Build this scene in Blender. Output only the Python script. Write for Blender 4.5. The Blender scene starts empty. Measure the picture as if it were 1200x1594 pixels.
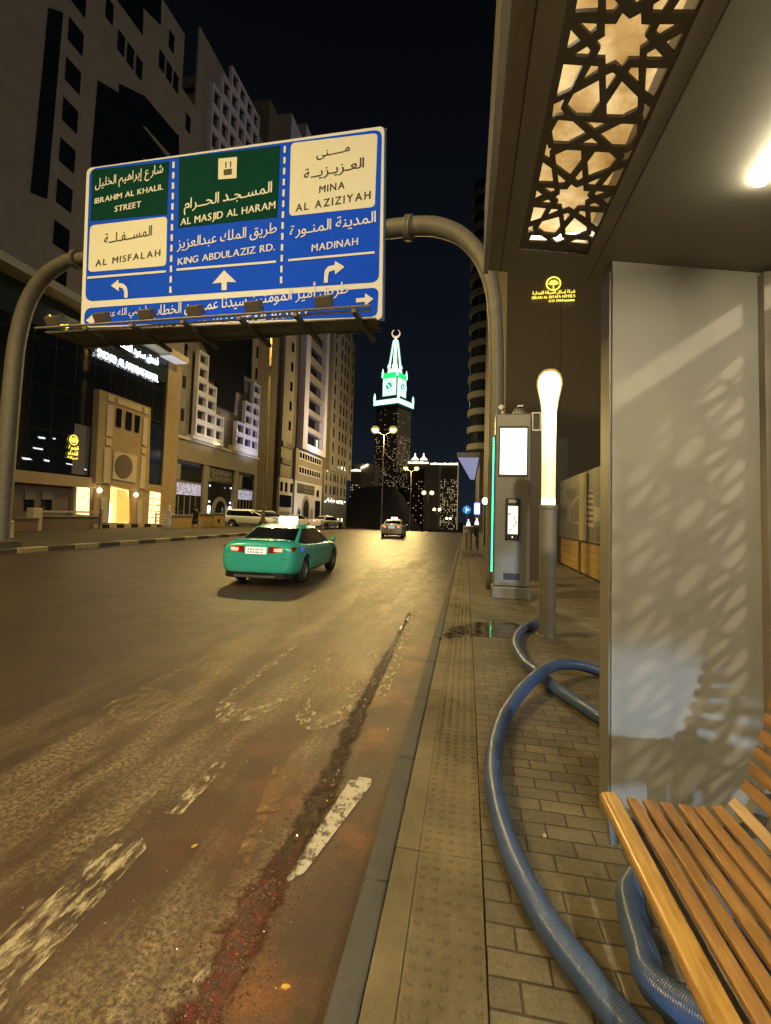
import bpy, bmesh, math, random
from mathutils import Vector, Matrix
random.seed(7)
sc = bpy.context.scene
col = sc.collection
R = math.radians
# ------------------------------------------------------------------ camera
F_PX, YAW, PITCH, ROLL, CX, CY = 728.0, R(9.93), R(3.26), R(1.74), 600.0, 761.5
CAM = Vector((0, 0, 1.65))
_f = Vector((-math.sin(YAW)*math.cos(PITCH), math.cos(YAW)*math.cos(PITCH), math.sin(PITCH)))
_r = Vector((math.cos(YAW), math.sin(YAW), 0)); _u = _r.cross(_f)
RT = _r*math.cos(ROLL)+_u*math.sin(ROLL); UP = -_r*math.sin(ROLL)+_u*math.cos(ROLL); FW = _f
cd = bpy.data.cameras.new('camera'); cam = bpy.data.objects.new('camera', cd); col.objects.link(cam)
cd.sensor_fit = 'HORIZONTAL'; cd.sensor_width = 36; cd.lens = F_PX/1200*36
cd.shift_x = 0; cd.shift_y = -(797-CY)/1200
cd.clip_start = 0.05; cd.clip_end = 3000
cam.matrix_world = Matrix(((RT.x, UP.x, -FW.x, CAM.x), (RT.y, UP.y, -FW.y, CAM.y), (RT.z, UP.z, -FW.z, CAM.z), (0, 0, 0, 1)))
sc.camera = cam
# ------------------------------------------------------------------ world, light, exposure
w = bpy.data.worlds.new('World'); sc.world = w; w.use_nodes = True
nt = w.node_tree; nt.nodes.clear()
wo = nt.nodes.new('ShaderNodeOutputWorld'); bg = nt.nodes.new('ShaderNodeBackground')
tc = nt.nodes.new('ShaderNodeTexCoord'); sx = nt.nodes.new('ShaderNodeSeparateXYZ'); cr = nt.nodes.new('ShaderNodeValToRGB')
nt.links.new(tc.outputs['Generated'], sx.inputs[0]); nt.links.new(sx.outputs['Z'], cr.inputs[0])
nt.links.new(cr.outputs[0], bg.inputs[0]); nt.links.new(bg.outputs[0], wo.inputs[0])
e = cr.color_ramp.elements
e[0].position = 0.0; e[0].color = (0.0120, 0.0175, 0.0265, 1)
e[1].position = 0.75; e[1].color = (0.0022, 0.0025, 0.0036, 1)
m_ = e.new(0.22); m_.color = (0.0058, 0.0084, 0.0132, 1)
bg.inputs[1].default_value = 0.72
sun = bpy.data.lights.new('fill_sun', 'SUN'); sun.energy = 0.27; sun.angle = R(25); sun.color = (1.0, 0.89, 0.76)  # added fill that brightens the facades, no such source stands here
so = bpy.data.objects.new('fill_sun', sun); col.objects.link(so)
so.rotation_euler = Vector((-0.80, 0.40, -0.42)).to_track_quat('-Z', 'Y').to_euler()
sc.view_settings.view_transform = 'Standard'; sc.view_settings.look = 'None'
sc.view_settings.exposure = 0.22; sc.view_settings.gamma = 1
sc.cycles.use_denoising = True
sc.cycles.sample_clamp_indirect = 4
sc.cycles.max_bounces = 6
sc.cycles.caustics_reflective = False; sc.cycles.caustics_refractive = False
WARM = (1.0, 0.69, 0.23)

# ------------------------------------------------------------------ helpers: picture point -> point on a named real plane
def ray(x, y): return FW+RT*((x-CX)/F_PX)-UP*((y-CY)/F_PX)
def atX(x, y, v): d = ray(x, y); return CAM+d*((v-CAM.x)/d.x)
def atY(x, y, v): d = ray(x, y); return CAM+d*((v-CAM.y)/d.y)
def atZ(x, y, v): d = ray(x, y); return CAM+d*((v-CAM.z)/d.z)
def atP(x, y, p, n): d = ray(x, y); return CAM+d*((p-CAM).dot(n)/d.dot(n))
def g(y):                                            # the street falls away past a crest
    if y < 44: return 0.0
    if y < 72: return -0.0009*(y-44)**2
    if y < 320: return -0.7056-0.05*(y-72)
    return -13.1

# ------------------------------------------------------------------ materials
MATS = {}
def mat(name, colr, rough=0.6, metal=0.0, var=0.12, scale=6.0, bump=0.0, bscale=40.0, emit=None, estr=0.0, spec=0.5, coat=0.0, rvar=0.0, stretch=None, sub=None, evar=0.0):
    m = bpy.data.materials.new(name); m.use_nodes = True; n = m.node_tree; b = n.nodes['Principled BSDF']
    b.inputs['Roughness'].default_value = rough; b.inputs['Metallic'].default_value = metal
    b.inputs['Specular IOR Level'].default_value = spec; b.inputs['Coat Weight'].default_value = coat
    t = n.nodes.new('ShaderNodeTexCoord'); src = t.outputs['Object']
    if stretch:
        mp = n.nodes.new('ShaderNodeMapping'); mp.inputs['Scale'].default_value = stretch
        n.links.new(src, mp.inputs[0]); src = mp.outputs[0]
    no = n.nodes.new('ShaderNodeTexNoise'); no.inputs['Scale'].default_value = scale; no.inputs['Detail'].default_value = 6
    no.inputs['Roughness'].default_value = 0.65
    n.links.new(src, no.inputs['Vector'])
    ra = n.nodes.new('ShaderNodeValToRGB')
    c0 = [max(0, c*(1-var)) for c in colr]; c1 = [min(1, c*(1+var)) for c in (sub or colr)]
    ra.color_ramp.elements[0].position = 0.3; ra.color_ramp.elements[0].color = (*c0, 1)
    ra.color_ramp.elements[1].position = 0.7; ra.color_ramp.elements[1].color = (*c1, 1)
    n.links.new(no.outputs['Fac'], ra.inputs[0]); n.links.new(ra.outputs[0], b.inputs['Base Color'])
    if rvar:
        mr = n.nodes.new('ShaderNodeMapRange'); mr.inputs[3].default_value = max(0.02, rough-rvar); mr.inputs[4].default_value = rough+rvar
        n.links.new(no.outputs['Fac'], mr.inputs[0]); n.links.new(mr.outputs[0], b.inputs['Roughness'])
    if bump:
        n2 = n.nodes.new('ShaderNodeTexNoise'); n2.inputs['Scale'].default_value = bscale; n2.inputs['Detail'].default_value = 4
        n.links.new(src, n2.inputs['Vector'])
        bu = n.nodes.new('ShaderNodeBump'); bu.inputs['Strength'].default_value = bump; bu.inputs['Distance'].default_value = 0.02
        n.links.new(n2.outputs['Fac'], bu.inputs['Height']); n.links.new(bu.outputs[0], b.inputs['Normal'])
    if emit and evar:
        er = n.nodes.new('ShaderNodeMapRange'); er.inputs[1].default_value = .36; er.inputs[2].default_value = .66; er.inputs[3].default_value = estr*(1-evar); er.inputs[4].default_value = estr*(1+evar); er.clamp = True
        n.links.new(no.outputs['Fac'], er.inputs[0]); n.links.new(er.outputs[0], b.inputs['Emission Strength'])
    if emit:
        b.inputs['Emission Color'].default_value = (*emit, 1); b.inputs['Emission Strength'].default_value = estr
    MATS[name] = m
    return m
def emat(name, colr, s):
    return mat(name, [min(1, c*.8) for c in colr], 0.5, emit=colr, estr=s, var=0.02)

M_ = mat
shelter_m = mat('shelter_metal', (0.27, 0.255, 0.22), 0.62, 0.0, 0.10, 3.5, 0.05, 25, rvar=.06)
canopy_m = mat('canopy_paint', (0.20, 0.19, 0.165), 0.5, 0.1, 0.08, 3)
dark_m = mat('dark_paint', (0.045, 0.042, 0.036), 0.5, 0.2)
lattice_m = mat('lattice_metal', (0.10, 0.09, 0.07), 0.5, 0.3)
steel_m = mat('galvanised_steel', (0.30, 0.29, 0.26), 0.45, 0.7, 0.2, 9, rvar=.12)
gantry_m = mat('gantry_paint', (0.155, 0.15, 0.125), 0.55, 0.15, 0.18, 5, 0.08, 30)
tray_m = mat('tray_steel', (0.16, 0.14, 0.11), 0.6, 0.3, 0.25, 4)
kiosk_m = mat('kiosk_paint', (0.16, 0.16, 0.145), 0.45, 0.3, 0.07, 5)
black_m = mat('black_plastic', (0.012, 0.012, 0.013), 0.35)
rubber_m = mat('rubber', (0.014, 0.014, 0.014), 0.85)
glass_m = mat('dark_glass', (0.006, 0.008, 0.011), 0.06, 0, 0.3, 2, spec=0.7)
white_m = mat('white_paint', (0.72, 0.71, 0.66), 0.5)
cream_sheet = mat('cream_sheeting', (0.74, 0.76, 0.72), 0.8, var=.03, spec=.1)
white_sheet = mat('white_sheeting', (0.74, 0.78, 0.84), 0.8, var=.03, spec=.1)
blue_sheet = mat('blue_sheeting', (0.008, 0.085, 0.95), 0.8, var=.05, scale=2, spec=.08)
green_sheet = mat('green_sheeting', (0.002, 0.046, 0.04), 0.8, var=.06, scale=2, spec=.06)
black_sheet = mat('black_sheeting', (0.012, 0.011, 0.010), 0.6)

def asphalt():
    m = bpy.data.materials.new('asphalt'); m.use_nodes = True; n = m.node_tree; L = n.links; b = n.nodes['Principled BSDF']
    t = n.nodes.new('ShaderNodeTexCoord'); P = t.outputs['Object']
    def noise(s, d=6, ro=.6, src=P):
        x = n.nodes.new('ShaderNodeTexNoise'); x.inputs['Scale'].default_value = s; x.inputs['Detail'].default_value = d; x.inputs['Roughness'].default_value = ro
        L.new(src, x.inputs['Vector']); return x.outputs['Fac']
    def ramp(f, p0, c0, p1, c1):
        x = n.nodes.new('ShaderNodeValToRGB'); x.color_ramp.elements[0].position = p0; x.color_ramp.elements[0].color = (*c0, 1)
        x.color_ramp.elements[1].position = p1; x.color_ramp.elements[1].color = (*c1, 1); L.new(f, x.inputs[0]); return x.outputs[0]
    def mix(f, a, bb):
        x = n.nodes.new('ShaderNodeMix'); x.data_type = 'RGBA'; L.new(f, x.inputs['Factor']); L.new(a, x.inputs['A']); L.new(bb, x.inputs['B']); return x.outputs['Result']
    def math_(op, a, bb):
        x = n.nodes.new('ShaderNodeMath'); x.operation = op; x.use_clamp = True
        for i, v in enumerate((a, bb)):
            if isinstance(v, (int, float)): x.inputs[i].default_value = v
            else: L.new(v, x.inputs[i])
        return x.outputs[0]
    st = n.nodes.new('ShaderNodeMapping'); st.inputs['Scale'].default_value = (3.0, 0.16, 1); L.new(P, st.inputs[0])
    base = ramp(noise(0.55, 8), .32, (0.036, 0.024, 0.017), .72, (0.068, 0.047, 0.033))
    streak = noise(1.0, 6, .6, st.outputs[0])
    base = mix(ramp(streak, .55, (0, 0, 0), .75, (.6, .6, .6)), base, ramp(noise(3, 6), .3, (0.068, 0.048, 0.034), .7, (0.102, 0.076, 0.054)))
    # worn red-brown lane colouring near the kerb
    xyz = n.nodes.new('ShaderNodeSeparateXYZ'); L.new(P, xyz.inputs[0])
    lane = n.nodes.new('ShaderNodeMapRange'); lane.interpolation_type = 'SMOOTHSTEP'
    lane.inputs[1].default_value = -3.4; lane.inputs[2].default_value = -2.2; L.new(xyz.outputs['X'], lane.inputs[0])
    near = n.nodes.new('ShaderNodeMapRange'); near.inputs[1].default_value = 14; near.inputs[2].default_value = 5; L.new(xyz.outputs['Y'], near.inputs[0])
    edge = n.nodes.new('ShaderNodeMapRange'); edge.inputs[1].default_value = -1.7; edge.inputs[2].default_value = -0.9; L.new(xyz.outputs['X'], edge.inputs[0])
    red = math_('MULTIPLY', math_('MULTIPLY', lane.outputs[0], near.outputs[0]), ramp(noise(1.1, 8, .65), .38, (.2, .2, .2), .64, (.9, .9, .9)))
    base = mix(red, base, ramp(noise(7, 5), .3, (0.062, 0.030, 0.019), .7, (0.098, 0.046, 0.026)))
    rust = math_('MULTIPLY', math_('MULTIPLY', edge.outputs[0], near.outputs[0]), ramp(noise(2.3, 7, .6), .50, (0, 0, 0), .66, (.85, .85, .85)))
    base = mix(rust, base, ramp(noise(14, 4), .3, (0.16, 0.060, 0.022), .7, (0.22, 0.088, 0.032)))
    # fine aggregate and small pale crumbs
    s2 = n.nodes.new('ShaderNodeMapping'); s2.inputs['Scale'].default_value = (1.5, .30, 1); s2.inputs['Rotation'].default_value = (0, 0, .06); L.new(P, s2.inputs[0])
    la2 = n.nodes.new('ShaderNodeMapRange'); la2.interpolation_type = 'SMOOTHSTEP'; la2.inputs[1].default_value = -4.0; la2.inputs[2].default_value = -2.6; L.new(xyz.outputs['X'], la2.inputs[0])
    ed2 = n.nodes.new('ShaderNodeMapRange'); ed2.interpolation_type = 'SMOOTHSTEP'; ed2.inputs[1].default_value = -.55; ed2.inputs[2].default_value = -.95; L.new(xyz.outputs['X'], ed2.inputs[0])
    fa2 = n.nodes.new('ShaderNodeMapRange'); fa2.inputs[1].default_value = 34; fa2.inputs[2].default_value = 14; L.new(xyz.outputs['Y'], fa2.inputs[0])
    sc1 = math_('MULTIPLY', ramp(noise(1.25, 9, .62, s2.outputs[0]), .46, (0, 0, 0), .62, (1, 1, 1)), ramp(noise(34, 7, .78), .42, (0, 0, 0), .58, (1, 1, 1)))
    sc1 = math_('MULTIPLY', math_('MULTIPLY', sc1, math_('MULTIPLY', la2.outputs[0], ed2.outputs[0])), fa2.outputs[0])
    base = mix(math_('MULTIPLY', sc1, .95), base, ramp(noise(40, 3), .3, (0.22, 0.17, 0.095), .7, (0.40, 0.33, 0.20)))
    ag0 = noise(190, 4, .7); ag1 = noise(62, 5, .75)
    ag_ = n.nodes.new('ShaderNodeMix'); ag_.data_type = 'FLOAT'; ag_.inputs['Factor'].default_value = .45; L.new(ag0, ag_.inputs['A']); L.new(ag1, ag_.inputs['B']); ag = ag_.outputs['Result']; base2 = n.nodes.new('ShaderNodeMix'); base2.data_type = 'RGBA'; base2.blend_type = 'MULTIPLY'; base2.inputs['Factor'].default_value = .7
    L.new(base, base2.inputs['A']); L.new(ramp(ag, .42, (.36, .36, .36), .60, (1.65, 1.62, 1.55)), base2.inputs['B'])
    vo = n.nodes.new('ShaderNodeTexVoronoi'); vo.feature = 'DISTANCE_TO_EDGE'; vo.inputs['Scale'].default_value = 0.9
    wv = n.nodes.new('ShaderNodeMapping'); L.new(P, wv.inputs[0])
    L.new(P, vo.inputs['Vector'])
    crk = math_('MULTIPLY', ramp(vo.outputs['Distance'], .004, (1, 1, 1), .012, (0, 0, 0)), ramp(noise(.8, 3), .55, (0, 0, 0), .62, (.6, .6, .6)))
    dk = n.nodes.new('ShaderNodeRGB'); dk.outputs[0].default_value = (.02, .017, .013, 1)
    out = mix(crk, base2.outputs['Result'], dk.outputs[0])
    L.new(out, b.inputs['Base Color'])
    rr = n.nodes.new('ShaderNodeMapRange'); rr.inputs[3].default_value = .30; rr.inputs[4].default_value = .58; L.new(noise(2.5, 4), rr.inputs[0]); L.new(rr.outputs[0], b.inputs['Roughness'])
    bu = n.nodes.new('ShaderNodeBump'); bu.inputs['Strength'].default_value = .8; bu.inputs['Distance'].default_value = .007
    L.new(ag, bu.inputs['Height']); L.new(bu.outputs[0], b.inputs['Normal'])
    return m
asphalt_m = asphalt()

def worn(name, colr, lo, hi, scale=9.0, stretch=(1.6, .5, 1), rough=.6):
    m = bpy.data.materials.new(name); m.use_nodes = True; n = m.node_tree; L = n.links; b = n.nodes['Principled BSDF']
    t = n.nodes.new('ShaderNodeTexCoord'); mp = n.nodes.new('ShaderNodeMapping'); mp.inputs['Scale'].default_value = stretch; L.new(t.outputs['Object'], mp.inputs[0])
    a = n.nodes.new('ShaderNodeTexNoise'); a.inputs['Scale'].default_value = scale; a.inputs['Detail'].default_value = 9; a.inputs['Roughness'].default_value = .72; L.new(mp.outputs[0], a.inputs['Vector'])
    ra = n.nodes.new('ShaderNodeMapRange'); ra.inputs[1].default_value = lo; ra.inputs[2].default_value = hi; L.new(a.outputs['Fac'], ra.inputs[0])
    L.new(ra.outputs[0], b.inputs['Alpha'])
    c2 = n.nodes.new('ShaderNodeTexNoise'); c2.inputs['Scale'].default_value = 30; L.new(t.outputs['Object'], c2.inputs['Vector'])
    rp = n.nodes.new('ShaderNodeValToRGB'); rp.color_ramp.elements[0].color = (*[c*.65 for c in colr], 1); rp.color_ramp.elements[1].color = (*[min(1, c*1.2) for c in colr], 1)
    L.new(c2.outputs['Fac'], rp.inputs[0]); L.new(rp.outputs[0], b.inputs['Base Color']); b.inputs['Roughness'].default_value = rough
    return m
paint_good = worn('white_road_paint', (0.46, 0.43, 0.35), .38, .50, 13, (1, .8, 1))
paint_worn = worn('worn_road_paint', (0.44, 0.37, 0.24), .465, .60, 13, (1.7, .55, 1))
paint_faint = worn('faint_road_paint', (0.36, 0.29, 0.175), .475, .66, 14, (1.8, .5, 1))
paint_rust = worn('rusty_road_paint', (0.27, 0.155, 0.07), .42, .62, 12, (1.2, .9, 1))

def streak_mat():
    m = bpy.data.materials.new('rusty_wet_grit'); m.use_nodes = True; n = m.node_tree; L = n.links; b = n.nodes['Principled BSDF']
    t = n.nodes.new('ShaderNodeTexCoord'); P = t.outputs['Object']
    a = n.nodes.new('ShaderNodeTexNoise'); a.inputs['Scale'].default_value = 13; a.inputs['Detail'].default_value = 9; a.inputs['Roughness'].default_value = .78; L.new(P, a.inputs['Vector'])
    at = n.nodes.new('ShaderNodeVertexColor'); at.layer_name = 'edge'
    su = n.nodes.new('ShaderNodeMath'); su.operation = 'ADD'; L.new(a.outputs['Fac'], su.inputs[0]); L.new(at.outputs['Color'], su.inputs[1])
    ra = n.nodes.new('ShaderNodeMapRange'); ra.inputs[1].default_value = .74; ra.inputs[2].default_value = .96; L.new(su.outputs[0], ra.inputs[0]); L.new(ra.outputs[0], b.inputs['Alpha'])
    c = n.nodes.new('ShaderNodeTexNoise'); c.inputs['Scale'].default_value = 26; c.inputs['Detail'].default_value = 6; L.new(P, c.inputs['Vector'])
    rp = n.nodes.new('ShaderNodeValToRGB'); el = rp.color_ramp.elements
    el[0].position = .36; el[0].color = (.030, .006, .003, 1); el[1].position = .72; el[1].color = (.115, .014, .005, 1)
    L.new(c.outputs['Fac'], rp.inputs[0])
    r2 = n.nodes.new('ShaderNodeValToRGB'); e2 = r2.color_ramp.elements
    e2[0].position = .40; e2[0].color = (.020, .013, .008, 1); e2[1].position = .74; e2[1].color = (.085, .052, .022, 1); L.new(c.outputs['Fac'], r2.inputs[0])
    xs = n.nodes.new('ShaderNodeSeparateXYZ'); L.new(P, xs.inputs[0])
    yy = n.nodes.new('ShaderNodeMath'); yy.operation = 'MULTIPLY_ADD'; yy.inputs[1].default_value = 1.6; L.new(a.outputs['Fac'], yy.inputs[0]); L.new(xs.outputs['Y'], yy.inputs[2])
    mr_ = n.nodes.new('ShaderNodeMapRange'); mr_.inputs[1].default_value = 2.7; mr_.inputs[2].default_value = 3.3; L.new(yy.outputs[0], mr_.inputs[0])
    mx = n.nodes.new('ShaderNodeMix'); mx.data_type = 'RGBA'; L.new(mr_.outputs[0], mx.inputs['Factor']); L.new(rp.outputs[0], mx.inputs['A']); L.new(r2.outputs[0], mx.inputs['B'])
    L.new(mx.outputs['Result'], b.inputs['Base Color'])
    b.inputs['Roughness'].default_value = .13; b.inputs['Specular IOR Level'].default_value = .9
    v = n.nodes.new('ShaderNodeTexVoronoi'); v.inputs['Scale'].default_value = 210; L.new(P, v.inputs['Vector'])
    bu = n.nodes.new('ShaderNodeBump'); bu.inputs['Strength'].default_value = .8; bu.inputs['Distance'].default_value = .0045
    L.new(v.outputs['Distance'], bu.inputs['Height']); L.new(bu.outputs[0], b.inputs['Normal'])
    return m
streak_m = streak_mat()

def pavers():
    m = bpy.data.materials.new('brick_pavers'); m.use_nodes = True; n = m.node_tree; L = n.links; b = n.nodes['Principled BSDF']
    t = n.nodes.new('ShaderNodeTexCoord'); P = t.outputs['Object']
    wn = n.nodes.new('ShaderNodeTexNoise'); wn.inputs['Scale'].default_value = 2.2; L.new(P, wn.inputs['Vector'])
    wv = n.nodes.new('ShaderNodeVectorMath'); wv.operation = 'MULTIPLY_ADD'; wv.inputs[1].default_value = (.022, .022, 0); L.new(wn.outputs['Color'], wv.inputs[0]); L.new(P, wv.inputs[2])
    br = n.nodes.new('ShaderNodeTexBrick'); br.inputs['Scale'].default_value = 1.0; br.inputs['Brick Width'].default_value = .212; br.inputs['Row Height'].default_value = .105
    br.inputs['Mortar Size'].default_value = .0055; br.inputs['Mortar Smooth'].default_value = .35; br.inputs['Bias'].default_value = -.1
    br.inputs['Color1'].default_value = (.150, .130, .090, 1); br.inputs['Color2'].default_value = (.225, .195, .135, 1); br.inputs['Mortar'].default_value = (.062, .053, .036, 1)
    L.new(wv.outputs[0], br.inputs['Vector'])
    no = n.nodes.new('ShaderNodeTexNoise'); no.inputs['Scale'].default_value = 1.7; no.inputs['Detail'].default_value = 8; no.inputs['Roughness'].default_value = .7; L.new(P, no.inputs['Vector'])
    rp = n.nodes.new('ShaderNodeValToRGB'); rp.color_ramp.elements[0].position = .3; rp.color_ramp.elements[0].color = (.5, .48, .45, 1); rp.color_ramp.elements[1].position = .68; rp.color_ramp.elements[1].color = (1.1, 1.08, 1.04, 1)
    L.new(no.outputs['Fac'], rp.inputs[0])
    mx = n.nodes.new('ShaderNodeMix'); mx.data_type = 'RGBA'; mx.blend_type = 'MULTIPLY'; mx.inputs['Factor'].default_value = 1
    L.new(br.outputs['Color'], mx.inputs['A']); L.new(rp.outputs[0], mx.inputs['B'])
    f = n.nodes.new('ShaderNodeTexNoise'); f.inputs['Scale'].default_value = 90; L.new(P, f.inputs['Vector'])
    rf = n.nodes.new('ShaderNodeValToRGB'); rf.color_ramp.elements[0].position = .3; rf.color_ramp.elements[0].color = (.75, .75, .75, 1); rf.color_ramp.elements[1].position = .7; rf.color_ramp.elements[1].color = (1.15, 1.15, 1.15, 1); L.new(f.outputs['Fac'], rf.inputs[0])
    m2 = n.nodes.new('ShaderNodeMix'); m2.data_type = 'RGBA'; m2.blend_type = 'MULTIPLY'; m2.inputs['Factor'].default_value = 1; L.new(mx.outputs['Result'], m2.inputs['A']); L.new(rf.outputs[0], m2.inputs['B'])
    sp = n.nodes.new('ShaderNodeTexVoronoi'); sp.inputs['Scale'].default_value = 2.6; L.new(P, sp.inputs['Vector'])
    sr = n.nodes.new('ShaderNodeValToRGB'); sr.color_ramp.elements[0].position = .04; sr.color_ramp.elements[0].color = (.42, .40, .38, 1); sr.color_ramp.elements[1].position = .075; sr.color_ramp.elements[1].color = (1, 1, 1, 1); L.new(sp.outputs['Distance'], sr.inputs[0])
    m3 = n.nodes.new('ShaderNodeMix'); m3.data_type = 'RGBA'; m3.blend_type = 'MULTIPLY'; m3.inputs['Factor'].default_value = 1; L.new(m2.outputs['Result'], m3.inputs['A']); L.new(sr.outputs[0], m3.inputs['B'])
    L.new(m3.outputs['Result'], b.inputs['Base Color']); b.inputs['Roughness'].default_value = .62
    bu = n.nodes.new('ShaderNodeBump'); bu.inputs['Strength'].default_value = .9; bu.inputs['Distance'].default_value = .006; bu.invert = True
    ad = n.nodes.new('ShaderNodeMath'); ad.operation = 'MULTIPLY_ADD'; ad.inputs[1].default_value = -.25; L.new(f.outputs['Fac'], ad.inputs[0]); L.new(br.outputs['Fac'], ad.inputs[2])
    L.new(ad.outputs[0], bu.inputs['Height']); L.new(bu.outputs[0], b.inputs['Normal'])
    return m
paver_m = pavers()
tactile_m = mat('tactile_concrete', (0.105, 0.084, 0.046), 0.62, 0, .28, 2.2, .45, 110, sub=(0.185, 0.150, 0.088))
kerb_m = mat('kerb_concrete', (0.06, 0.06, 0.06), 0.62, 0, .22, 4, .3, 90)
kerb_yel = mat('yellow_kerb_paint', (0.42, 0.35, 0.17), 0.7, 0, .3, 6)
kerb_blk = mat('black_kerb_paint', (0.10, 0.085, 0.06), 0.7, 0, .3, 6)
ground_m = mat('bare_ground', (0.05, 0.045, 0.036), 0.9, 0, .3, .3)
fore_m = mat('forecourt_asphalt', (0.055, 0.048, 0.036), 0.8, 0, .3, .8, .2, 60)

def wood(name, c0, c1, rough=.32, coat=.35):
    m = bpy.data.materials.new(name); m.use_nodes = True; n = m.node_tree; L = n.links; b = n.nodes['Principled BSDF']
    t = n.nodes.new('ShaderNodeTexCoord'); mp = n.nodes.new('ShaderNodeMapping'); mp.inputs['Scale'].default_value = (9, .9, 9); L.new(t.outputs['Object'], mp.inputs[0])
    a = n.nodes.new('ShaderNodeTexNoise'); a.inputs['Scale'].default_value = 3.5; a.inputs['Detail'].default_value = 9; a.inputs['Roughness'].default_value = .65; a.inputs['Distortion'].default_value = .8; L.new(mp.outputs[0], a.inputs['Vector'])
    rp = n.nodes.new('ShaderNodeValToRGB'); rp.color_ramp.elements[0].position = .32; rp.color_ramp.elements[0].color = (*c0, 1); rp.color_ramp.elements[1].position = .7; rp.color_ramp.elements[1].color = (*c1, 1)
    L.new(a.outputs['Fac'], rp.inputs[0]); L.new(rp.outputs[0], b.inputs['Base Color']); b.inputs['Roughness'].default_value = rough; b.inputs['Coat Weight'].default_value = coat; b.inputs['Coat Roughness'].default_value = .22
    bu = n.nodes.new('ShaderNodeBump'); bu.inputs['Strength'].default_value = .15; bu.inputs['Distance'].default_value = .004; L.new(a.outputs['Fac'], bu.inputs['Height']); L.new(bu.outputs[0], b.inputs['Normal'])
    return m
wood_m = wood('varnished_wood', (0.15, 0.070, 0.016), (0.38, 0.205, 0.060), .40, .15)
rail_m = wood('varnished_rail', (0.29, 0.155, 0.030), (0.50, 0.30, 0.075), .25, .5)

def hose_mat():
    m = bpy.data.materials.new('blue_ribbed_hose'); m.use_nodes = True; n = m.node_tree; L = n.links; b = n.nodes['Principled BSDF']
    t = n.nodes.new('ShaderNodeTexCoord')
    uv = n.nodes.new('ShaderNodeUVMap'); uv.uv_map = 'UVMap'
    wv = n.nodes.new('ShaderNodeTexWave'); wv.bands_direction = 'X'; wv.inputs['Scale'].default_value = 42; wv.inputs['Distortion'].default_value = .0
    L.new(uv.outputs[0], wv.inputs['Vector'])
    a = n.nodes.new('ShaderNodeTexNoise'); a.inputs['Scale'].default_value = 4; a.inputs['Detail'].default_value = 7; L.new(t.outputs['Object'], a.inputs['Vector'])
    rp = n.nodes.new('ShaderNodeValToRGB'); rp.color_ramp.elements[0].position = .3; rp.color_ramp.elements[0].color = (.040, .075, .185, 1); rp.color_ramp.elements[1].position = .7; rp.color_ramp.elements[1].color = (.070, .120, .28, 1)
    L.new(a.outputs['Fac'], rp.inputs[0]); L.new(rp.outputs[0], b.inputs['Base Color']); b.inputs['Roughness'].default_value = .27
    bu = n.nodes.new('ShaderNodeBump'); bu.inputs['Strength'].default_value = .32; bu.inputs['Distance'].default_value = .003; L.new(wv.outputs['Fac'], bu.inputs['Height']); L.new(bu.outputs[0], b.inputs['Normal'])
    return m
hose_m = hose_mat()

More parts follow.
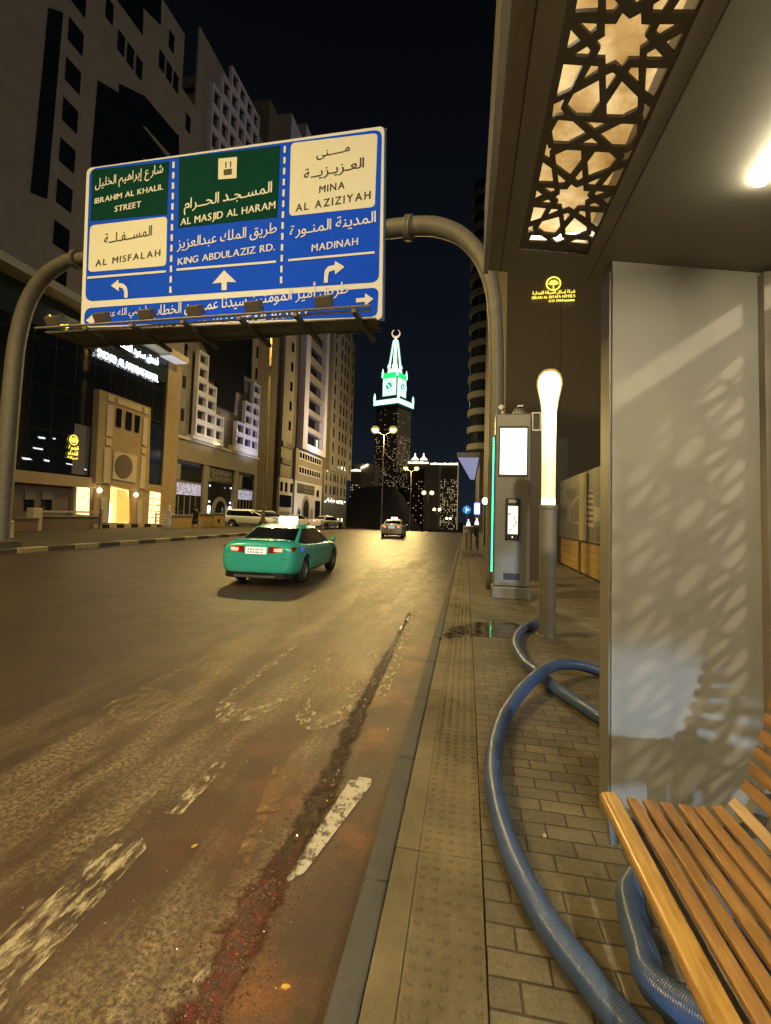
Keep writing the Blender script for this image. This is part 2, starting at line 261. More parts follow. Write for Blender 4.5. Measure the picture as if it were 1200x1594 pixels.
# ------------------------------------------------------------------ mesh builder
OFF = {}
class MB:
    def __init__(s): s.v = []; s.f = []; s.m = []; s.mi = 0
    def add(s, vs, fs):
        o = len(s.v); s.v += [Vector(p) for p in vs]
        for f in fs: s.f.append([o+i for i in f]); s.m.append(s.mi)
        return s
    def box(s, a, b, M=None):
        x0, y0, z0 = a; x1, y1, z1 = b
        vs = [Vector(p) for p in ((x0, y0, z0), (x1, y0, z0), (x1, y1, z0), (x0, y1, z0), (x0, y0, z1), (x1, y0, z1), (x1, y1, z1), (x0, y1, z1))]
        if M is not None: vs = [M @ p for p in vs]
        return s.add(vs, [(0, 3, 2, 1), (4, 5, 6, 7), (0, 1, 5, 4), (1, 2, 6, 5), (2, 3, 7, 6), (3, 0, 4, 7)])
    def bar(s, p, q, r, n=8, r2=None): return s.tube([p, q], r, n, radii=[r, r2 if r2 else r])
    def prism(s, pts, d):               # polygon (3D points) extruded by vector d
        n = len(pts); d = Vector(d); a = [Vector(p) for p in pts]
        return s.add(a+[p+d for p in a], [list(range(n))[::-1], list(range(n, 2*n))]+[(i, (i+1) % n, n+(i+1) % n, n+i) for i in range(n)])
    def poly(s, pts): return s.add(pts, [list(range(len(pts)))])
    def tube(s, path, r, n=12, radii=None, cap=True):
        P = [Vector(p) for p in path]; k = len(P); vs = []
        t0 = (P[1]-P[0]).normalized(); up = Vector((0, 0, 1)) if abs(t0.z) < .9 else Vector((1, 0, 0))
        nx = t0.cross(up).normalized()
        for i in range(k):
            t = (P[min(i+1, k-1)]-P[max(i-1, 0)]).normalized()
            nx = (nx-t*nx.dot(t)).normalized(); ny = t.cross(nx)
            rr = radii[i] if radii else r
            vs += [P[i]+(nx*math.cos(2*math.pi*j/n)+ny*math.sin(2*math.pi*j/n))*rr for j in range(n)]
        fs = [(i*n+j, i*n+(j+1) % n, (i+1)*n+(j+1) % n, (i+1)*n+j) for i in range(k-1) for j in range(n)]
        if cap: fs += [tuple(range(n))[::-1], tuple(range((k-1)*n, k*n))]
        return s.add(vs, fs)
    def lathe(s, prof, c, n=24, axis='z', M=None):  # prof: (r, h)
        vs = []
        for r, h in prof:
            for j in range(n):
                a = 2*math.pi*j/n; x, y = r*math.cos(a), r*math.sin(a)
                p = Vector((x, y, h)) if axis == 'z' else (Vector((h, x, y)) if axis == 'x' else Vector((x, h, y)))
                if M is not None: p = M @ p
                vs.append(p+Vector(c))
        k = len(prof)
        fs = [(i*n+j, i*n+(j+1) % n, (i+1)*n+(j+1) % n, (i+1)*n+j) for i in range(k-1) for j in range(n)]
        fs += [tuple(range(n))[::-1], tuple(range((k-1)*n, k*n))]
        return s.add(vs, fs)
    def sphere(s, c, r, n=14, sz=1.0):
        k = n//2+2
        return s.lathe([(max(.001, r*math.sin(math.pi*i/k)), -r*sz*math.cos(math.pi*i/k)) for i in range(k+1)], c, n)
    def build(s, name, mats, parent=None, smooth=False, kind=None, sub=0, bevel=0.0, o=None):
        offv = OFF.get(parent.name, Vector()) if parent else (o or Vector())
        me = bpy.data.meshes.new(name); me.from_pydata([p-offv for p in s.v], [], s.f)
        if not isinstance(mats, (list, tuple)): mats = [mats]
        for mm in mats: me.materials.append(mm)
        me.polygons.foreach_set('material_index', s.m)
        bm = bmesh.new(); bm.from_mesh(me); bmesh.ops.remove_doubles(bm, verts=bm.verts, dist=1e-5)
        bmesh.ops.recalc_face_normals(bm, faces=bm.faces); bm.to_mesh(me); bm.free()
        if smooth: me.polygons.foreach_set('use_smooth', [True]*len(me.polygons))
        ob = bpy.data.objects.new(name, me); col.objects.link(ob)
        if parent: ob.parent = parent
        else: ob.location = offv
        OFF[ob.name] = offv.copy()
        if smooth and smooth != 'all':
            md = ob.modifiers.new('split', 'EDGE_SPLIT'); md.split_angle = R(40)
        if bevel:
            md = ob.modifiers.new('bevel', 'BEVEL'); md.width = bevel; md.segments = 2; md.limit_method = 'ANGLE'; md.angle_limit = R(40)
        if sub:
            md = ob.modifiers.new('sub', 'SUBSURF'); md.levels = sub; md.render_levels = sub
        if kind: ob['kind'] = kind
        return ob
def thing(name, label, cat, loc=(0, 0, 0), group=None):
    o = bpy.data.objects.new(name, None); col.objects.link(o); o.location = loc; o.empty_display_size = .2
    o['label'] = label; o['category'] = cat
    if group: o['group'] = group
    OFF[o.name] = Vector(loc)
    return o
def tag(o, label, cat, group=None):
    o['label'] = label; o['category'] = cat
    if group: o['group'] = group
    return o
def smoothpath(pts, n=8):
    P = [Vector(p) for p in pts]; out = []
    for i in range(len(P)-1):
        a, b, c, d = P[max(i-1, 0)], P[i], P[i+1], P[min(i+2, len(P)-1)]
        for k in range(n):
            t = k/n; out.append(.5*((2*b)+(c-a)*t+(2*a-5*b+4*c-d)*t*t+(3*b-a-3*c+d)*t**3))
    return out+[P[-1]]
def relink(ch, parent):
    ch.parent = parent

# ------------------------------------------------------------------ lettering (Latin and joined Arabic)
AR = {'ا': 'FE8D2', 'ب': 'FE8F4', 'ة': 'FE932', 'ت': 'FE954', 'ث': 'FE994', 'ج': 'FE9D4', 'ح': 'FEA14', 'خ': 'FEA54', 'د': 'FEA92', 'ذ': 'FEAB2', 'ر': 'FEAD2', 'ز': 'FEAF2', 'س': 'FEB14', 'ش': 'FEB54', 'ص': 'FEB94', 'ض': 'FEBD4', 'ط': 'FEC14', 'ظ': 'FEC54', 'ع': 'FEC94', 'غ': 'FECD4', 'ف': 'FED14', 'ق': 'FED54', 'ك': 'FED94', 'ل': 'FEDD4', 'م': 'FEE14', 'ن': 'FEE54', 'ه': 'FEE94', 'و': 'FEED2', 'ى': 'FEEF2', 'ي': 'FEF14', 'أ': 'FE832', 'إ': 'FE872', 'ؤ': 'FE852', 'ئ': 'FE894'}
_gl = {}
def glyph(ch, bold):
    k = (ch, 0); bold = 0
    if k not in _gl:
        cu = bpy.data.curves.new('t', 'FONT'); cu.body = ch; cu.size = 1; cu.offset = bold; cu.resolution_u = 3
        ob = bpy.data.objects.new('t', cu); col.objects.link(ob); bpy.context.view_layer.update()
        me = ob.to_mesh(); _gl[k] = ([v.co.copy() for v in me.vertices], [tuple(p.vertices) for p in me.polygons]); ob.to_mesh_clear()
        bpy.data.objects.remove(ob); bpy.data.curves.remove(cu)
    return _gl[k]
def text2d(s, bold=.012, track=0.0):
    """flat lettering: list of (x, y, layer) and faces, baseline at y=0, starting at x=0"""
    V, Fc = [], []; x = 0.0; k = 0
    if any('\u0600' <= c <= '\u06ff' for c in s):
        out = []; prev = False
        for i, c in enumerate(s):
            if c == 'ـ': out.append(('\u0640', prev)); prev = True; continue
            if c not in AR: out.append((c, False)); prev = False; continue
            base, nf = int(AR[c][:4], 16), int(AR[c][4])
            nx = s[i+1] if i+1 < len(s) else ' '
            joinn = nf == 4 and (nx in AR or nx == 'ـ')
            out.append((chr(base+((3 if joinn else 1) if prev else (2 if joinn else 0))), prev)); prev = joinn
        for c, j in out:
            if c == ' ': x -= .26; continue
            if c == '(': c = ')'
            elif c == ')': c = '('
            vs, fs = glyph(c, bold)
            if not vs: continue
            x0 = min(v.x for v in vs); x1 = max(v.x for v in vs)
            x += .022 if j else -.07
            o = len(V); V += [(v.x-x1+x, v.y, k % 2) for v in vs]; Fc += [tuple(o+i for i in f) for f in fs]; x -= x1-x0; k += 1
        mn = min(v[0] for v in V); V = [(a-mn, b, c) for a, b, c in V]
    else:
        for c in s:
            if c == ' ': x += .34+track; continue
            vs, fs = glyph(c, bold)
            x0 = min(v.x for v in vs); x1 = max(v.x for v in vs)
            o = len(V); V += [(v.x-x0+x, v.y, 0) for v in vs]; Fc += [tuple(o+i for i in f) for f in fs]; x += x1-x0+.10+track
    wd = max(v[0] for v in V); mn = min(v[0] for v in V)
    return [(a-mn, b, c) for a, b, c in V], Fc, wd-mn
def put_text(mb, s, p0, p1, up, h, nrm, bold=.012, track=0.0, lift=.004):
    """lettering from world point p0 to p1 (baseline), cap height h along up"""
    V, Fc, wd = text2d(s, bold, track); ux = (Vector(p1)-Vector(p0))/wd; uy = Vector(up)*(h/.70); nrm = Vector(nrm)
    for k, b_ in enumerate((-bold*.55, bold*.55) if bold > .011 else (0,)):
        mb.add([Vector(p0)+ux*(x+b_)+uy*(y+b_*.35)+nrm*(lift+.0015*l+.0007*k) for x, y, l in V], Fc)

# ================================================================== THE SETTING: ground, road, pavements
YS = [-60, -12, -3, 0, 4, 8, 14, 20, 28, 36, 44]+[44+2*i for i in range(1, 15)]+[80, 95, 120, 160, 220, 320, 420, 1500]
def sheet(name, x0, x1, dz, m, ys=YS, kind='structure'):
    mb = MB(); n = len(ys)
    mb.add([(x0, y, g(y)+dz) for y in ys]+[(x1, y, g(y)+dz) for y in ys], [(i, n+i, n+i+1, i+1) for i in range(n-1)])
    return mb.build(name, m, kind=kind)
YSh = YS[:-1]
sheet('ground', -1500, 1500, -.06, ground_m)
road = sheet('road', -15.3, -.40, 0, asphalt_m, YSh)
def block(name, x0, x1, z0, z1, m, ys, kind=None, parent=None):
    mb = MB(); n = len(ys)
    mb.add([(x, y, g(y)+z) for x, z in ((x0, z0), (x0, z1), (x1, z1), (x1, z0)) for y in ys], [(a*n+i, b*n+i, b*n+i+1, a*n+i+1) for a, b in ((0, 1), (1, 2), (2, 3)) for i in range(n-1)]+[(0, n, 2*n, 3*n), (n-1, 2*n-1, 3*n-1, 4*n-1)])
    return mb.build(name, m, kind=kind, parent=parent)
YN = [y for y in YS if -12 <= y <= 320]
pav = block('pavement', .10, 14, -.3, .15, paver_m, YN, 'structure')
# tactile strip: individual tiles with raised domes
ts = MB(); random.seed(3); y = -3.0
while y < 44:
    for x0, x1 in ((-.286, -.182), (-.179, .094)):
        dz = random.uniform(-.002, .002)
        ts.box((x0, y+.0015, .02), (x1, y+.3985, .148+dz))
        if y < 22 and x0 > -.2:
            nx, ny = 5, 7
            for i in range(nx):
                for j in range(ny):
                    cx, cy = x0+(i+.5)*(x1-x0)/nx, y+.004+(j+.5)*.392/ny
                    k = 7; rr = .0165
                    ring = [(cx+rr*math.cos(2*math.pi*q/k), cy+rr*math.sin(2*math.pi*q/k), .148+dz) for q in range(k)]
                    top = [(cx+rr*.55*math.cos(2*math.pi*q/k), cy+rr*.55*math.sin(2*math.pi*q/k), .1555+dz) for q in range(k)]
                    ts.add(ring+top, [(q, (q+1) % k, k+(q+1) % k, k+q) for q in range(k)]+[tuple(range(k, 2*k))])
    y += .4
ts.build('tactile_paving', tactile_m, kind='structure')
kb = MB(); y = -3.0
while y < 44:
    kb.box((-.392, y+.003, -.2), (-.290, y+.997, .146+random.uniform(-.002, .002))); y += 1.0
kb.build('kerb', kerb_m, kind='structure', bevel=.012)
block('kerb_distant', -.40, .10, -.3, .145, kerb_m, [y for y in YN if y >= 44], 'structure')
gt = MB(); gt.box((-.425, -3, -.1), (-.393, 44, .004)); gt.build('gutter', mat('gutter_dark', (.018, .015, .011), .9, 0, .3, 12), kind='structure')  # near-black strip along the foot of the kerb
# far kerb and forecourt
fk = MB()
for k in range(52):
    y = -8+k*1.2; fk.mi = 1 if k % 2 else 0
    fk.box((-15.30, y, g(y)-.2), (-14.98, y+1.19, g(y)+.17))
fk.build('far_kerb', [kerb_yel, kerb_blk], kind='structure', bevel=.02)
block('far_kerb_distant', -15.30, -14.98, -.3, .17, kerb_yel, [y for y in YN if y >= 54], 'structure')
block('forecourt', -80, -15.302, -.3, .15, fore_m, [-12, 44]+[y for y in YN if y > 44], 'structure')

# ---- painted markings on the road, each a sheet 4 mm above the asphalt
def mark(name, px, m, z=.004):
    mb = MB(); mb.poly([atZ(x, y, z) for x, y in px]); o = mb.build(name, m, parent=road); o['kind'] = 'structure'; return o
mark('edge_line', [(545, 1214), (560, 1209), (578, 1212), (577, 1222), (474, 1358), (448, 1372), (446, 1364)], paint_good)
mark('edge_line', [(583, 1084), (602, 1084), (622, 1035), (640, 990), (655, 942), (646, 942), (622, 1000), (605, 1040)], paint_worn)
mark('lane_marking', [(165, 1318), (222, 1302), (228, 1320), (60, 1508), (-60, 1640), (-90, 1600), (0, 1468)], paint_worn)
mark('lane_marking', [(335, 1184), (360, 1186), (282, 1268), (256, 1266)], paint_worn)
mark('lane_marking', [(425, 1193), (449, 1195), (434, 1262), (398, 1266)], paint_rust)
mark('lane_marking', [(398, 1268), (420, 1268), (385, 1345), (360, 1350)], paint_rust)
mark('lane_marking', [(235, 1222), (255, 1222), (180, 1300), (150, 1300)], paint_faint)
mark('lane_marking', [(60, 1395), (70, 1400), (-10, 1480), (-20, 1470)], paint_faint)
mark('lane_marking', [(305, 1545), (295, 1530), (350, 1470), (362, 1480)], paint_worn)
mark('lane_marking', [(30, 1560), (62, 1564), (60, 1600), (40, 1600)], paint_worn)
for d in ([(575, 884), (652, 884), (610, 940), (545, 950)], [(470, 930), (560, 905), (500, 960), (420, 985)], [(640, 872), (668, 872), (655, 884), (630, 884)]):
    mark('lane_marking', d, paint_faint)
mark('lane_marking', [(150, 1100), (230, 1070), (330, 1085), (200, 1130)], paint_faint)
for a, b, X in ((10.0, 12.4, -5.4), (21, 26.5, -5.4), (34, 40, -5.4), (10.8, 13.6, -9.3), (20, 25, -9.3)):
    mb = MB(); mb.poly([(X-.06, a, .004), (X+.06, a, .004), (X+.06, b, .004), (X-.06, b, .004)]); mb.build('lane_dash', paint_faint if X < -8 else paint_worn, parent=road)['kind'] = 'structure'
for ch, x0, x1, y0, y1, m in (('B', -2.92, -2.36, 3.5, 5.75, paint_faint), ('U', -2.12, -1.50, 3.5, 5.7, paint_worn), ('S', -1.36, -.90, 3.55, 5.8, paint_worn)):
    V, Fc, wd = text2d(ch, .035); hh = max(v[1] for v in V)
    mb = MB(); mb.add([(x0+(x1-x0)*v[0]/wd, y0+(y1-y0)*v[1]/hh, .004) for v in V], Fc); mb.build('worn_letter', m, parent=road)['kind'] = 'structure'
# rusty gritty wet trail along the gutter side
pl = [(-.97, .6), (-.93, 1.0), (-.86, 1.35), (-.82, 1.62), (-.83, 2.0), (-.80, 2.5), (-.81, 3.0), (-.84, 3.6), (-.86, 4.3), (-.88, 5.2), (-.90, 6.4), (-.92, 7.6), (-.95, 9.5)]
sp = smoothpath([(a, b, .005) for a, b in pl], 10); mb = MB(); cols = []
NW = 9
for i, p in enumerate(sp):
    hw = .175*(1-.45*min(1, p.y/5.5))*(1+.16*math.sin(i*1.3)+.15*math.sin(i*.37))
    for j in range(NW):
        s = j/(NW-1)*2-1; mb.v.append(Vector((p.x+s*hw, p.y, .0062))); cols.append(.56-.70*abs(s)**1.7-(.04 if 2.4 < p.y < 6 else 0)-(.10 if p.y > 6 else 0)-(.2 if p.y > 8 else 0))
for i in range(len(sp)-1):
    for j in range(NW-1): mb.f.append([i*NW+j, i*NW+j+1, (i+1)*NW+j+1, (i+1)*NW+j]); mb.m.append(0)
st = mb.build('rusty_wet_trail', streak_m, kind='stuff')
ca = st.data.color_attributes.new('edge', 'FLOAT_COLOR', 'POINT')
for i in range(len(st.data.vertices)):
    v = st.data.vertices[i].co; k = min(range(len(mb.v)), key=lambda q: (mb.v[q]-v).length_squared); c = cols[k]; ca.data[i].color = (c, c, c, 1)
random.seed(21); wg_ = MB()
for k in range(2600):
    p = sp[random.randrange(len(sp)-25)]; hw = .15*(1-.45*min(1, p.y/5.5)); x, y = p.x+random.gauss(0, hw*.55), p.y+random.uniform(-.07, .07)
    r = random.uniform(.002, .0055); a = random.uniform(0, 6); q = [(x+r*math.cos(a+t), y+r*math.sin(a+t), .0060) for t in (0, 1.6, 3.1, 4.7)]
    wg_.add(q+[(x+random.uniform(-r, r)*.6, y+random.uniform(-r, r)*.6, .0064+r*random.uniform(.4, 1.1))], [(0, 1, 4), (1, 2, 4), (2, 3, 4), (3, 0, 4)])
wg_.build('wet_grit', mat('wet_glossy_grit', (.10, .055, .025), .07, 0, .5, 60, spec=1.0), kind='stuff')
# small litter on the road and paving
lit_m = mat('pale_litter', (.5, .42, .26), .7); yl = mat('yellow_litter', (.55, .36, .06), .6)
for x, y, m, lab in ((445, 1538, yl, 'yellow cigarette end lying upright on the red asphalt below the rusty trail'), (303, 1318, yl, 'tiny yellow scrap on the road beside the worn white lane stripes'), (604, 1136, lit_m, 'pale paper scrap on the road next to the kerb'), (848, 1302, lit_m, 'pale crumb on the brick paving between the hose and the bench')):
    p = atZ(x, y, .15 if x > 700 else 0); mb = MB(); a = random.uniform(0, 3)
    mb.prism([p+Vector((math.cos(a+t)*.016*k, math.sin(a+t)*.016*k, .001)) for t, k in ((0, 1), (.9, .6), (2.6, .9), (3.3, 1.1), (4.6, .5))], (0, 0, .006))
    tag(mb.build('litter', m), lab, 'litter')
dr = MB(); random.seed(5)
for k in range(700):
    x, y = random.uniform(-3.6, -.45), random.uniform(1.3, 9)
    r = random.uniform(.0025, .0065); a = random.uniform(0, 6)
    dr.add([(x+r*math.cos(a), y+r*math.sin(a), .0045), (x+r*math.cos(a+2.2), y+r*math.sin(a+2.2), .0045), (x+r*math.cos(a+4.1), y+r*math.sin(a+4.1), .0045), (x, y, .0045+r*.7)], [(0, 1, 3), (1, 2, 3), (2, 0, 3), (0, 2, 1)])
dr.build('grit', mat('pale_grit', (.36, .28, .14), .6, 0, .4, 80), kind='stuff')

# ================================================================== BUS SHELTER
def zc(x): return 3.04-.155*(x-.72)         # tilted underside of the canopy
CN = Vector((.155, 0, 1)).normalized(); CP = Vector((.72, 2.5, 3.04))
SH = thing('bus_shelter', 'grey metal bus shelter with glowing star lattice in its slanted canopy', 'bus shelter', (.8, 1.2, .15))
# canopy: slab with an opening for the lattice strip
LX0, LX1, LY1 = .250, .600, 2.535
YE = 2.78; YB = -2.6
mb = MB()
def cslab(x0, x1, y0, y1, t=.34):
    mb.add([(x, y, zc(x)+d) for d in (0, t) for x, y in ((x0, y0), (x1, y0), (x1, y1), (x0, y1))], [(0, 3, 2, 1), (4, 5, 6, 7), (0, 1, 5, 4), (1, 2, 6, 5), (2, 3, 7, 6), (3, 0, 4, 7)])
cslab(.10, LX0, YB, YE); cslab(LX1, 1.545, YB, YE); cslab(LX0, LX1, LY1, YE); cslab(LX0, LX1, YB, YB+.05)
mb.build('canopy', canopy_m, SH)
mb = MB()
for x_ in (.165, .66):
    mb.add([(x_+a, y, zc(x_+a)-d) for y in (YB, YE) for a, d in ((0, -.001), (.006, -.001), (.006, .0015), (0, .0015))], [(0, 1, 2, 3), (7, 6, 5, 4)]+[(i, (i+1) % 4, 4+(i+1) % 4, 4+i) for i in range(4)])
mb.build('panel_seam', dark_m, SH)
mb = MB(); x = .07
mb.add([(x, YB, zc(x)-.01), (x, YE+.03, zc(x)-.01), (x, YE+.03, zc(x)+.42), (x, YB, zc(x)+.42), (x+.028, YB, zc(x)-.01), (x+.028, YE+.03, zc(x)-.01), (x+.028, YE+.03, zc(x)+.42), (x+.028, YB, zc(x)+.42)], [(0, 1, 2, 3), (7, 6, 5, 4), (0, 4, 5, 1), (1, 5, 6, 2), (2, 6, 7, 3), (3, 7, 4, 0)])
mb.build('fascia', canopy_m, SH)
# lattice of stars: hole outlines on the canopy plane
ZA = [[(200,195),(342,200),(342,245),(292,288)],[(143,250),(217,330),(110,405)],[(145,455),(268,378),(298,410),(275,460)],[(835,205),(1000,207),(832,305),(800,270)],[(1016,270),(943,432),(873,350)],[(800,395),(882,482),(735,482),(735,432)],[(85,515),(237,525),(145,715),(30,770)],[(300,528),(353,530),(355,575),(228,655)],[(415,600),(468,578),(500,605),(417,735)],[(610,542),(668,542),(668,672),(582,590)],[(730,545),(897,547),(783,785),(720,738)],[(360,640),(367,820),(295,915),(188,912),(112,840),(165,745)],[(540,648),(663,770),(660,868),(542,928),(422,925),(422,825)],[(90,787),(62,857),(95,905),(30,915),(-5,945),(10,825)],[(718,815),(762,858),(712,972),(707,930),(640,928),(705,895)],
 [(545,118),(600,165),(688,118),(690,205),(768,210),(718,298),(757,345),(680,398),(675,478),(590,478),(542,552),(490,505),(415,540),(412,468),(338,466),(375,390),(340,340),(408,295),(408,203),(495,203)]]
ZB = [[(355,55),(490,70),(620,187),(445,280),(310,272),(293,165)],[(600,75),(828,88),(692,157)],[(738,193),(940,92),(1088,97),(1085,200),(995,312),(855,305)],[(665,225),(752,298),(545,290)],[(248,275),(262,320),(325,328),(272,365),(275,430),(222,400)],[(210,450),(290,508),(307,648),(168,645)],[(430,335),(565,342),(568,445),(465,582),(335,485),(325,382)],[(700,352),(828,360),(900,425),(825,520),(638,592),(625,450)],[(1052,325),(1005,440),(930,470),(972,400),(932,365),(1000,362)],[(975,500),(895,692),(750,682),(865,540)],[(345,560),(432,632),(405,660),(358,660)],[(575,520),(582,615),(540,640),(503,610)],[(765,588),(695,680),(638,675),(638,640)],
 [(475,655),(520,688),(585,665),(590,718),(655,722),(625,765),(658,795),(603,825),(605,870),(535,872),(500,910),(455,882),(395,903),(385,857),(328,852),(355,815),(318,778),(370,745),(367,703),(435,703)],
 [(200,685),(315,692),(318,735),(283,745)],[(153,712),(217,765),(135,805)],[(167,835),(258,797),(292,823),(272,845)],[(712,720),(832,733),(705,778),(685,755)],[(858,765),(820,858),(757,805)],[(695,827),(770,885),(650,878),(648,848)],[(125,868),(247,880),(187,988),(90,1020)],[(290,885),(345,888),(350,918),(245,960)],[(400,935),(440,922),(470,945),(412,1015)],[(555,903),(605,908),(610,985),(537,938)],[(655,915),(795,920),(722,1072),(660,1030)],[(358,958),(372,1060),(320,1125),(228,1115),(160,1068),(205,1000)],[(505,968),(615,1050),(620,1100),(510,1142),(425,1135),(418,1068)],[(133,1040),(112,1075),(145,1105),(90,1112),(65,1130),(78,1052)],[(105,1130),(195,1137),(275,1192),(80,1188)],[(285,1150),(335,1150),(375,1115),(388,1155),(440,1165),(345,1208)],[(430,1205),(520,1170),(630,1178),(632,1228)],[(665,1080),(708,1108),(680,1182),(668,1160),(612,1148),(660,1122)]]
holes = [[atP(a/5+860, b/5, CP, CN) for a, b in h] for h in ZA]+[[atP(a/6+810, b/6+180, CP, CN) for a, b in h] for h in ZB]
def cen(h): return sum((p for p in h), Vector())/len(h)
yA, yB = cen(holes[15]).y, cen(holes[len(ZA)+13]).y; D = yB-yA
base = holes[:len(ZA)+13]
dx_ = (cen(holes[len(ZA)+13]).x-cen(holes[15]).x)
allh = holes[:]
for k in (1, 2, 3, 4):
    for h in base: allh.append([p-Vector((0, D*k, 0)) for p in h])
cu = bpy.data.curves.new('lat', 'CURVE'); cu.dimensions = '2D'; cu.fill_mode = 'BOTH'; cu.extrude = .006
def spl(pts):
    s = cu.splines.new('POLY'); s.points.add(len(pts)-1); s.use_cyclic_u = True
    for q, p in zip(s.points, pts): q.co = (p[0], p[1], 0, 1)
spl([(LX0, YB+.05), (LX1, YB+.05), (LX1, LY1), (LX0, LY1)])
for h in allh:
    pts = [(min(max(p.x, LX0+.008), LX1-.008), min(p.y, LY1-.01)) for p in h]
    if min(p[1] for p in pts) > YB+.1: spl(pts)
lo = bpy.data.objects.new('lat', cu); col.objects.link(lo); bpy.context.view_layer.update()
lm = lo.to_mesh(); mb = MB(); mb.add([(v.co.x, v.co.y, zc(v.co.x)+.012+v.co.z) for v in lm.vertices], [tuple(p.vertices) for p in lm.polygons])
lo.to_mesh_clear(); bpy.data.objects.remove(lo)
mb.build('lattice_panel', lattice_m, SH)
# glowing diffuser above the lattice, dusty and uneven
dm = bpy.data.materials.new('dusty_light_diffuser'); dm.use_nodes = True; n = dm.node_tree; b = n.nodes['Principled BSDF']
t = n.nodes.new('ShaderNodeTexCoord'); a = n.nodes.new('ShaderNodeTexNoise'); a.inputs['Scale'].default_value = 4.5; a.inputs['Detail'].default_value = 7; a.inputs['Roughness'].default_value = .62
n.links.new(t.outputs['Object'], a.inputs['Vector']); rp = n.nodes.new('ShaderNodeValToRGB')
el = rp.color_ramp.elements; el[0].position = .30; el[0].color = (.26, .115, .024, 1); el[1].position = .68; el[1].color = (.95, .68, .30, 1)
q = el.new(.5); q.color = (.56, .33, .10, 1)
n.links.new(a.outputs['Fac'], rp.inputs[0]); n.links.new(rp.outputs[0], b.inputs['Emission Color']); b.inputs['Emission Strength'].default_value = .92
b.inputs['Base Color'].default_value = (.12, .09, .05, 1)
mb = MB(); mb.add([(x, y, zc(x)+.11+dz) for dz in (0, .01) for x, y in ((LX0+.002, YB+.06), (LX1-.002, YB+.06), (LX1-.002, LY1-.002), (LX0+.002, LY1-.002))], [(0, 3, 2, 1), (4, 5, 6, 7)])
mb.build('light_diffuser', dm, SH)
tubel = emat('lit_tube', (1.0, .86, .60), 9)
mb = MB(); mb.box((LX0+.004, LY1-.03, zc(.42)+.055), (LX1-.004, LY1-.008, zc(.42)+.08)); mb.build('lattice_lamp', tubel, SH)
mb = MB(); mb.bar((LX0+.012, .95, zc(LX0)+.055), (LX0+.012, 1.72, zc(LX0)+.055), .008); mb.build('lattice_lamp', tubel, SH)
# ceiling light line
led = emat('ceiling_light', (1.0, .87, .58), 165)
mb = MB(); x = 1.085
mb.add([(x+a, y, zc(x)-.004-d) for y in (-2.2, 1.95) for a, d in ((-.015, 0), (-.015, .016), (.015, .016), (.015, 0))], [(0, 1, 2, 3), (7, 6, 5, 4)]+[(i, (i+1) % 4, 4+(i+1) % 4, 4+i) for i in range(4)])
mb.build('light_tube', led, SH)
# end wall
mb = MB(); W0, W1, YW = .735, 1.46, 2.57
mb.add([(x, y, z) for y in (YW, YW+.17) for x, z in ((W0, .15), (W1, .15), (W1, zc(W1)-.003), (W0, zc(W0)-.003))], [(0, 1, 2, 3), (7, 6, 5, 4)]+[(i, (i+1) % 4, 4+(i+1) % 4, 4+i) for i in range(4)])
mb.build('end_wall', shelter_m, SH)
mb = MB(); mb.box((W0-.012, YW+.012, .15), (W0-.002, YW+.17, 2.98)); mb.build('corner_trim', canopy_m, SH)
fr_m = mat('brown_frame', (.20, .17, .125), .5, .2)
mb = MB(); mb.box((W1-.045, YW-.055, .15), (W1+.03, YW-.004, zc(W1)-.02)); mb.box((W1+.005, -2.3, .15), (W1+.055, YW-.058, .30)); mb.box((W1+.005, -2.3, 2.66), (W1+.055, YW-.058, 2.74))
mb.build('back_frame', fr_m, SH)
cu = bpy.data.curves.new('lat', 'CURVE'); cu.dimensions = '2D'; cu.fill_mode = 'BOTH'; cu.extrude = .004
spl([(-2.3, .30), (YW-.06, .30), (YW-.06, 2.66), (-2.3, 2.66)])
TH = .302
for ty in range(-8, 3):
    for tz_ in range(8):
        for h in base:
            pts = [((p.y-yA)*.74+1.75+ty*D*.74, .36+tz_*TH+(p.x-LX0)/(LX1-LX0)*.294) for p in h]
            if min(p[0] for p in pts) > -2.25 and max(p[0] for p in pts) < YW-.09 and max(p[1] for p in pts) < 2.62: spl(pts)
lo = bpy.data.objects.new('lat', cu); col.objects.link(lo); bpy.context.view_layer.update()
lm = lo.to_mesh(); mb = MB(); mb.add([(W1+.03+v.co.z, v.co.x, v.co.y) for v in lm.vertices], [tuple(p.vertices) for p in lm.polygons])
lo.to_mesh_clear(); bpy.data.objects.remove(lo)
mb.build('back_lattice', canopy_m, SH)
ld = bpy.data.lights.new('street_light_behind', 'SPOT'); ld.energy = 2000; ld.color = (1, .88, .60); ld.spot_size = R(50); ld.spot_blend = .4; ld.shadow_soft_size = .17
lo = bpy.data.objects.new('street_light_behind', ld); col.objects.link(lo); lo.location = (7.5, -2.4, 7.0); lo.rotation_euler = (Vector((1.1, 2.57, 1.8))-lo.location).to_track_quat('-Z', 'Y').to_euler()
# headlights of a vehicle waiting behind the viewer
ld = bpy.data.lights.new('vehicle_headlight', 'SPOT'); ld.energy = 1200; ld.color = (.56, .76, 1.0); ld.spot_size = R(9.5); ld.spot_blend = .55; ld.shadow_soft_size = .05
lo = bpy.data.objects.new('vehicle_headlight', ld); col.objects.link(lo); lo.location = (.42, -5, .76); lo.rotation_euler = (Vector((.93, 2.57, .50))-lo.location).to_track_quat('-Z', 'Y').to_euler()

